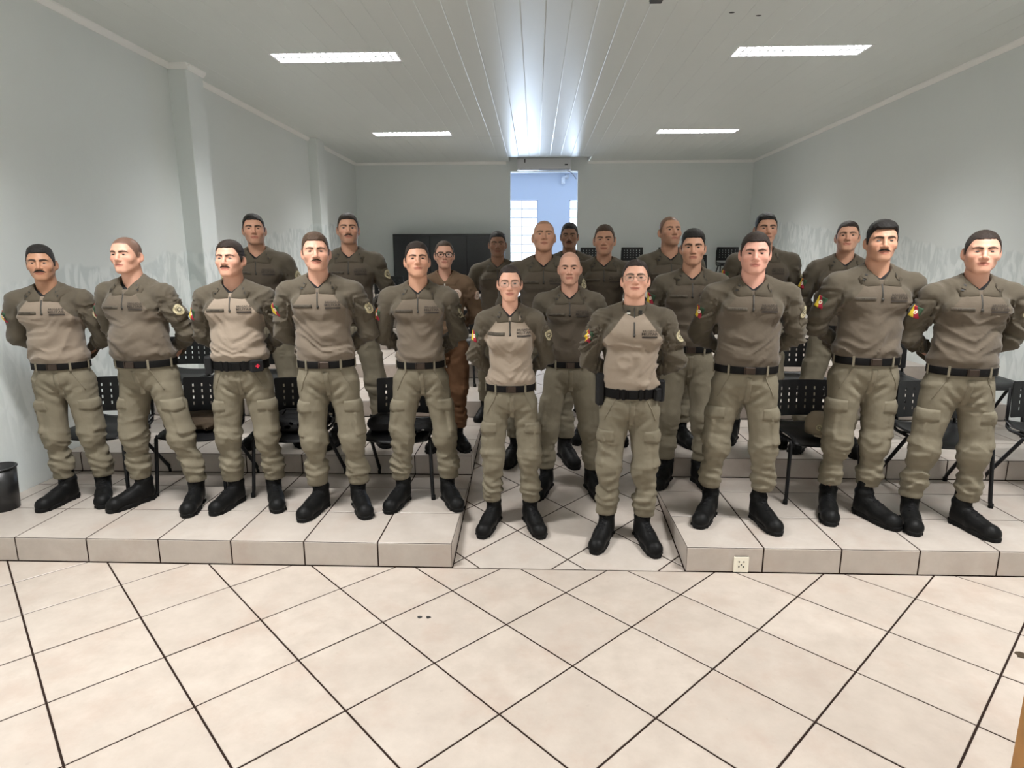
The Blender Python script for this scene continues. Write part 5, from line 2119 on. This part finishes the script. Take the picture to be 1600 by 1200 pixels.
PEOPLE = [
    # front row, left to right
    dict(id=1, loc=(-3.035, 3.86, TH), h=1.69, yaw=12, turn=(28, 2, 0), feet=(-0.125, 0.125), lean=-0.06, girth=1.06, shoulder=1.04, tone='tan', hairc='black', top=0.020, side=0.004,
         moustache=1.2, brow=1.25, beard=0.12, pale=0.7, name='SD PM', label='person with black moustache, leftmost in the front row', seed=1.3),
    dict(id=2, loc=(-2.48, 3.89, TH), h=1.745, yaw=-6, turn=(2, 3, 0), feet=(-0.205, 0.205), lean=-0.09, girth=1.17, belly=0.035, shoulder=1.06, tone='fair', hairc='dark', hair='none', buzz=1.0,
         brow=1.1, pale=0.2, name='SD PM', label='stocky person with shaved head looking left in the front row', seed=2.7, face_w=1.02),
    dict(id=3, loc=(-1.856, 3.83, TH), h=1.715, yaw=8, turn=(4, 4, 0), feet=(-0.138, 0.138), lean=-0.02, girth=1.06, belly=0.015, tone='fair', hairc='dark', top=0.018, side=0.006, recede=0.006,
         moustache=0.8, pale=0.95, duty='cross', name='SD PM', label='person with moustache wearing a black duty belt with red cross pouch', seed=3.9, face_w=1.04, jaw=1.1),
    dict(id=4, loc=(-1.289, 3.834, TH), h=1.76, yaw=8, turn=(18, 4, 0), feet=(-0.132, 0.132), lean=-0.05, girth=1.07, shoulder=1.05, tone='fair', hairc='brown', top=0.018, side=0.005,
         moustache=0.8, pale=0.38, name='SD PM BATTILO', label='person with thin brown moustache, fourth from left in the front row', seed=4.4, jaw=1.05, face_w=1.03),
    dict(id=5, loc=(-0.727, 3.905, TH), h=1.705, yaw=6, turn=(13, 9, 0), feet=(-0.165, 0.165), lean=-0.005, girth=0.96, tone='mid', hairc='dark', top=0.018, side=0.004, pale=0.27,
         name='SD PM SILVESTRE', label='clean-shaven person with chin raised, left of the aisle in the front row', seed=5.8),
    dict(id=6, loc=(-0.142, 3.76, pz(3.76)), h=1.655, yaw=1, turn=(3, 0, 0), feet=(-0.132, 0.132), lean=-0.01, female=True, girth=0.90, waist=0.955, shoulder=0.88, hip=1.04, leg=0.97, neck=0.84, arm=0.9,
         tone='fair', hairc='dark', hair='tied', recede=0.012, buzz=0.9, glasses='metal', jaw=0.92, face_w=0.96, brow=0.85, brow_a=0.75, nose=0.9, pale=1.0, slope=math.atan(SL),
         name='SD PM', label='person with round thin glasses and tied-back hair standing in the aisle', seed=6.1),
    dict(id=7, loc=(0.559, 3.60, pz(3.60)), h=1.705, yaw=-5, turn=(-9, 10, 0), feet=(-0.120, 0.120), lean=0.012, girth=0.99, shoulder=0.97, tone='fair', hairc='dark', top=0.012, side=0.005, recede=0.010,
         glasses='metal', collar='stand', duty='full', pale=0.9, name='', wrinkle=1.35, slope=math.atan(SL), label='person with glasses and black duty belt, foremost in the aisle', seed=7.2),
    dict(id=8, loc=(1.256, 3.706, TH), h=1.745, yaw=-11, turn=(-16, -1, 0), feet=(-0.158, 0.158), lean=0.012, girth=1.12, belly=0.008, shoulder=1.10, tone='pink', hairc='dark', top=0.014, side=0.006, pale=0.13, head=1.02,
         neck=1.1, hem=0.20, name='SD PM', label='broad clean-shaven person with dark hair, right of the aisle in the front row', seed=8.6, face_w=1.03, jaw=1.08),
    dict(id=9, loc=(1.948, 3.708, TH), h=1.81, yaw=-6, turn=(-16, 2, 0), feet=(-0.112, 0.112), fy=(0.01, -0.02), lean=0.025, girth=1.10, shoulder=1.10, tone='mid', hairc='black', hair='quiff', top=0.018, side=0.007,
         moustache=1.0, beard=0.15, brow=1.2, pale=0.16, hem=0.19, toe=(14, 26), neck=1.05, name='SD PM COSTA', label='tall person with black moustache, second from right in the front row', seed=9.5),
    dict(id=10, loc=(2.482, 3.677, TH), h=1.75, yaw=-11, turn=(-26, 1, 0), feet=(-0.152, 0.152), lean=0.035, girth=1.09, shoulder=1.08, tone='fair', hairc='dark', hair='short', top=0.006, side=0.003, head=1.05, pale=0.16,
         toe=(12, 24), name='SD PM WILLIAN', label='clean-shaven person with cropped hair, rightmost in the front row', seed=10.3, face_w=1.04, jaw=1.06),
    # rear rows
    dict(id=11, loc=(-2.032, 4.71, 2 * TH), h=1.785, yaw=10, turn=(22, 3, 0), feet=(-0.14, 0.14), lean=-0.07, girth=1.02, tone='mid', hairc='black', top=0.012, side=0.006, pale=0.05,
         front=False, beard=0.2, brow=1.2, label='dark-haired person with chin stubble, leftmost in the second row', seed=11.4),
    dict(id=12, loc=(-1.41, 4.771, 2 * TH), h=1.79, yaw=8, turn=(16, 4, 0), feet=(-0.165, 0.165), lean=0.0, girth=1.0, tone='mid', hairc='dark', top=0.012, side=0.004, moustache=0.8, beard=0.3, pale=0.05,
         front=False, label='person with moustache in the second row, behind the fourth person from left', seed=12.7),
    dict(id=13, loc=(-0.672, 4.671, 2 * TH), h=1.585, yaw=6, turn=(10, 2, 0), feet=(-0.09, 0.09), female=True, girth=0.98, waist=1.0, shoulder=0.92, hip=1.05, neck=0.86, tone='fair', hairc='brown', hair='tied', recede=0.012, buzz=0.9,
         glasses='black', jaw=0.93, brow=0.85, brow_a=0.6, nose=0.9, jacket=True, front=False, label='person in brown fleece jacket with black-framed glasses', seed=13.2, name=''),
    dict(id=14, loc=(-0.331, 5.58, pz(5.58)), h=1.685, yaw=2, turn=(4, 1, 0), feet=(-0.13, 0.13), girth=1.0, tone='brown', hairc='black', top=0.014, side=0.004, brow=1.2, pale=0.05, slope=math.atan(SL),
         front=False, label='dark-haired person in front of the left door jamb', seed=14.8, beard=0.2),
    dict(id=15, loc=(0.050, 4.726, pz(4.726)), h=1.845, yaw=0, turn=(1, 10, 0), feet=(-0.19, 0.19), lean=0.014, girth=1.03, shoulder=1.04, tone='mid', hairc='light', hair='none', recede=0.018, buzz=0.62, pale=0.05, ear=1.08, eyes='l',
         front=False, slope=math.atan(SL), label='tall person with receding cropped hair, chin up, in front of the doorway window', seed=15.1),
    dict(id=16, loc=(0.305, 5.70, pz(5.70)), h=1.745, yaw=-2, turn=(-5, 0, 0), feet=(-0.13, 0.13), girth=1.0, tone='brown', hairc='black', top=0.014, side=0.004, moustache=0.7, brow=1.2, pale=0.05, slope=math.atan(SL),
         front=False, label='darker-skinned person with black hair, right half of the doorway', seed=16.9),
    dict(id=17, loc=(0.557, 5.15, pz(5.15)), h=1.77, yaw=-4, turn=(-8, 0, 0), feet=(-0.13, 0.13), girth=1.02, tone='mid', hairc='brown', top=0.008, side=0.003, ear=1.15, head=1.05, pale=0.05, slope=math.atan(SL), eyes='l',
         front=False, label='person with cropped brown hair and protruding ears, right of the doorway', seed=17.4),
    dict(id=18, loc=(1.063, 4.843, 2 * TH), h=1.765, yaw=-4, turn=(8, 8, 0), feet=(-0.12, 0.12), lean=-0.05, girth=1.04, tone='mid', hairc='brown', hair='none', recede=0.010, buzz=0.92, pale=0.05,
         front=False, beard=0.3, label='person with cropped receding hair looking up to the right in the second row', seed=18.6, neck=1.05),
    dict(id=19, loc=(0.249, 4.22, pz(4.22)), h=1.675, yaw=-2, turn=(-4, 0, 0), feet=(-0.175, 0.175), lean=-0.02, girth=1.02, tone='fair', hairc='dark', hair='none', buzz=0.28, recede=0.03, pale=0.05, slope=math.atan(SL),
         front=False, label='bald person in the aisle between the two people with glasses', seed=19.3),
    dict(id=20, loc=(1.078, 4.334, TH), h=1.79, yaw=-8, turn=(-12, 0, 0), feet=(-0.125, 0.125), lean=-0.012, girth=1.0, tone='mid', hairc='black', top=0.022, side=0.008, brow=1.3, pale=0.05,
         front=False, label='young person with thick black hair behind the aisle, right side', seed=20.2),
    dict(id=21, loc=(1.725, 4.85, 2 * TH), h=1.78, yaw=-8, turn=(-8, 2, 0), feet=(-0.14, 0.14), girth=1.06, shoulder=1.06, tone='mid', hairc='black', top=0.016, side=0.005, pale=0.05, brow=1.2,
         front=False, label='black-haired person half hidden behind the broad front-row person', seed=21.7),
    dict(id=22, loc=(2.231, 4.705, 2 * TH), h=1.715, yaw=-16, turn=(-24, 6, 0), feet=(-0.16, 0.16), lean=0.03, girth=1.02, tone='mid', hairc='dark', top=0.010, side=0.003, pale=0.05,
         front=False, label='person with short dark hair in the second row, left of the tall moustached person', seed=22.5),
]
SHIFT = {1: 0.01, 2: -0.07, 3: 0.02, 4: -0.06, 5: 0.005, 8: -0.02, 9: 0.07, 10: -0.04, 11: 0.05, 21: 0.06, 22: -0.03}
for P in PEOPLE:
    dy = SHIFT.get(P['id'])
    if dy:
        x, y, z = P['loc']
        k = (y + dy) / y
        P['loc'] = (x * k, y + dy, z)
        P['h'] = 1.75 + (z + P['h'] - 1.75) * k - z
        P['elbow'] = 0.92
for P in PEOPLE:
    P['group'] = GR1 if P['id'] <= 10 else GR2
    person(P)

# ================================================================= THINGS ON THE CHAIRS
def lump(name, mat, dims, seed, loc, rz, label, cat, parts=None):
    F = Field(np.arange(-dims[0] - 0.03, dims[0] + 0.031, 0.010), np.arange(-dims[1] - 0.03, dims[1] + 0.031, 0.010), np.arange(-0.03, dims[2] + 0.031, 0.010))
    X, Y, Z = F.grid()
    q = ((np.abs(X) / dims[0]) ** 3.2 + (np.abs(Y) / dims[1]) ** 3.2 + (np.abs(Z - dims[2] / 2) / (dims[2] / 2)) ** 3.2) ** (1 / 3.2)
    F.D = ((q - 1) * min(dims[0], dims[1], dims[2] / 2)).astype(np.float32)
    F.D = F.D - fold(X + 0 * Y + 0 * Z, Y + 0 * X + 0 * Z, Z + 0 * X + 0 * Y, seed, 0.016, 5.0, 14.0)
    F.D = np.maximum(F.D, 0.0 - Z)
    V, Q = nets(F)
    r = empty(name, loc, R(rz))
    tag(r, label, cat)
    obj('shell', np_mesh(name, relax(V, Q, 1, 0.4), Q, mat), r)
    return r


j = lump('folded_jacket', M['bag_brown'], (0.185, 0.14, 0.075), 1.0, (-2.35, 4.17, TH + 0.442), 5, 'dark brown folded jacket on the chair behind the shaved-head person', 'jacket')
MB().box(-0.18, 0.18, -0.147, -0.142, 0.028, 0.034).obj('hem', M['bag'], j)
b1 = lump('duffel_bag', M['bag'], (0.18, 0.12, 0.10), 2.0, (-1.66, 4.16, TH + 0.442), -4, 'small black bag on the chair behind the fourth person from left', 'bag')
MB().tube([(-0.09, -0.05, 0.09), (-0.05, -0.06, 0.14), (0.05, -0.06, 0.14), (0.09, -0.05, 0.09)], 0.007, 6).obj('handle', M['bag'], b1, smooth=True)
b2 = lump('shoulder_bag', M['bag'], (0.105, 0.10, 0.085), 3.0, (-1.06, 4.13, TH + 0.446), 0, 'black bag with light stud on the chair left of the aisle', 'bag')
MB().lathe([(0.006, 0), (0.006, 0.003)], 10).obj('stud', M['insignia_w'], b2, loc=(0.05, -0.104, 0.055), rot=(R(90), 0, 0))
b3 = lump('document_case', M['bag'], (0.075, 0.12, 0.045), 4.0, (-0.80, 4.13, TH + 0.446), 0, 'flat black case with pale edge on the chair left of the aisle', 'case')
MB().box(-0.05, 0.06, -0.128, -0.120, 0.020, 0.027).obj('pale_edge', M['lum_white'], b3)

cp = empty('cap', (1.915, 4.10, TH + 0.446), R(8))
tag(cp, 'khaki cap with round badge on the chair right of the aisle', 'cap')
MB().lathe([(0.088, 0.0), (0.092, 0.05), (0.086, 0.10), (0.060, 0.135), (0.02, 0.145)], 28).obj('crown', M['cap'], cp, smooth=True)
nb_ = 13
rings = []
for rr, zz in ((0.086, 0.012), (0.15, 0.002), (0.152, -0.001), (0.086, 0.006)):
    rings.append([(rr * math.sin(a) * (0.95 if rr < 0.1 else 0.66), -rr * math.cos(a), zz) for a in [(-1.0 + 2.0 * k / (nb_ - 1)) for k in range(nb_)]])
MB().loft(rings, closed=False).obj('visor', M['cap'], cp, smooth=True)
bd = np.array([[0.022 * math.cos(2 * math.pi * k / 20), 0, 0.022 * math.sin(2 * math.pi * k / 20)] for k in range(20)])
me = bpy.data.meshes.new('cap_badge')
me.from_pydata([tuple(p) for p in bd], [], [tuple(range(20))])
ul = me.uv_layers.new(name='uv')
for li, l_ in enumerate(me.loops):
    v = me.vertices[l_.vertex_index].co
    ul.data[li].uv = (v.x / 0.044 + 0.5, v.z / 0.044 + 0.5)
me.materials.append(M['badge'])
obj('badge', me, cp, loc=(-0.050, -0.0785, 0.055), rot=(0, 0, -0.58))
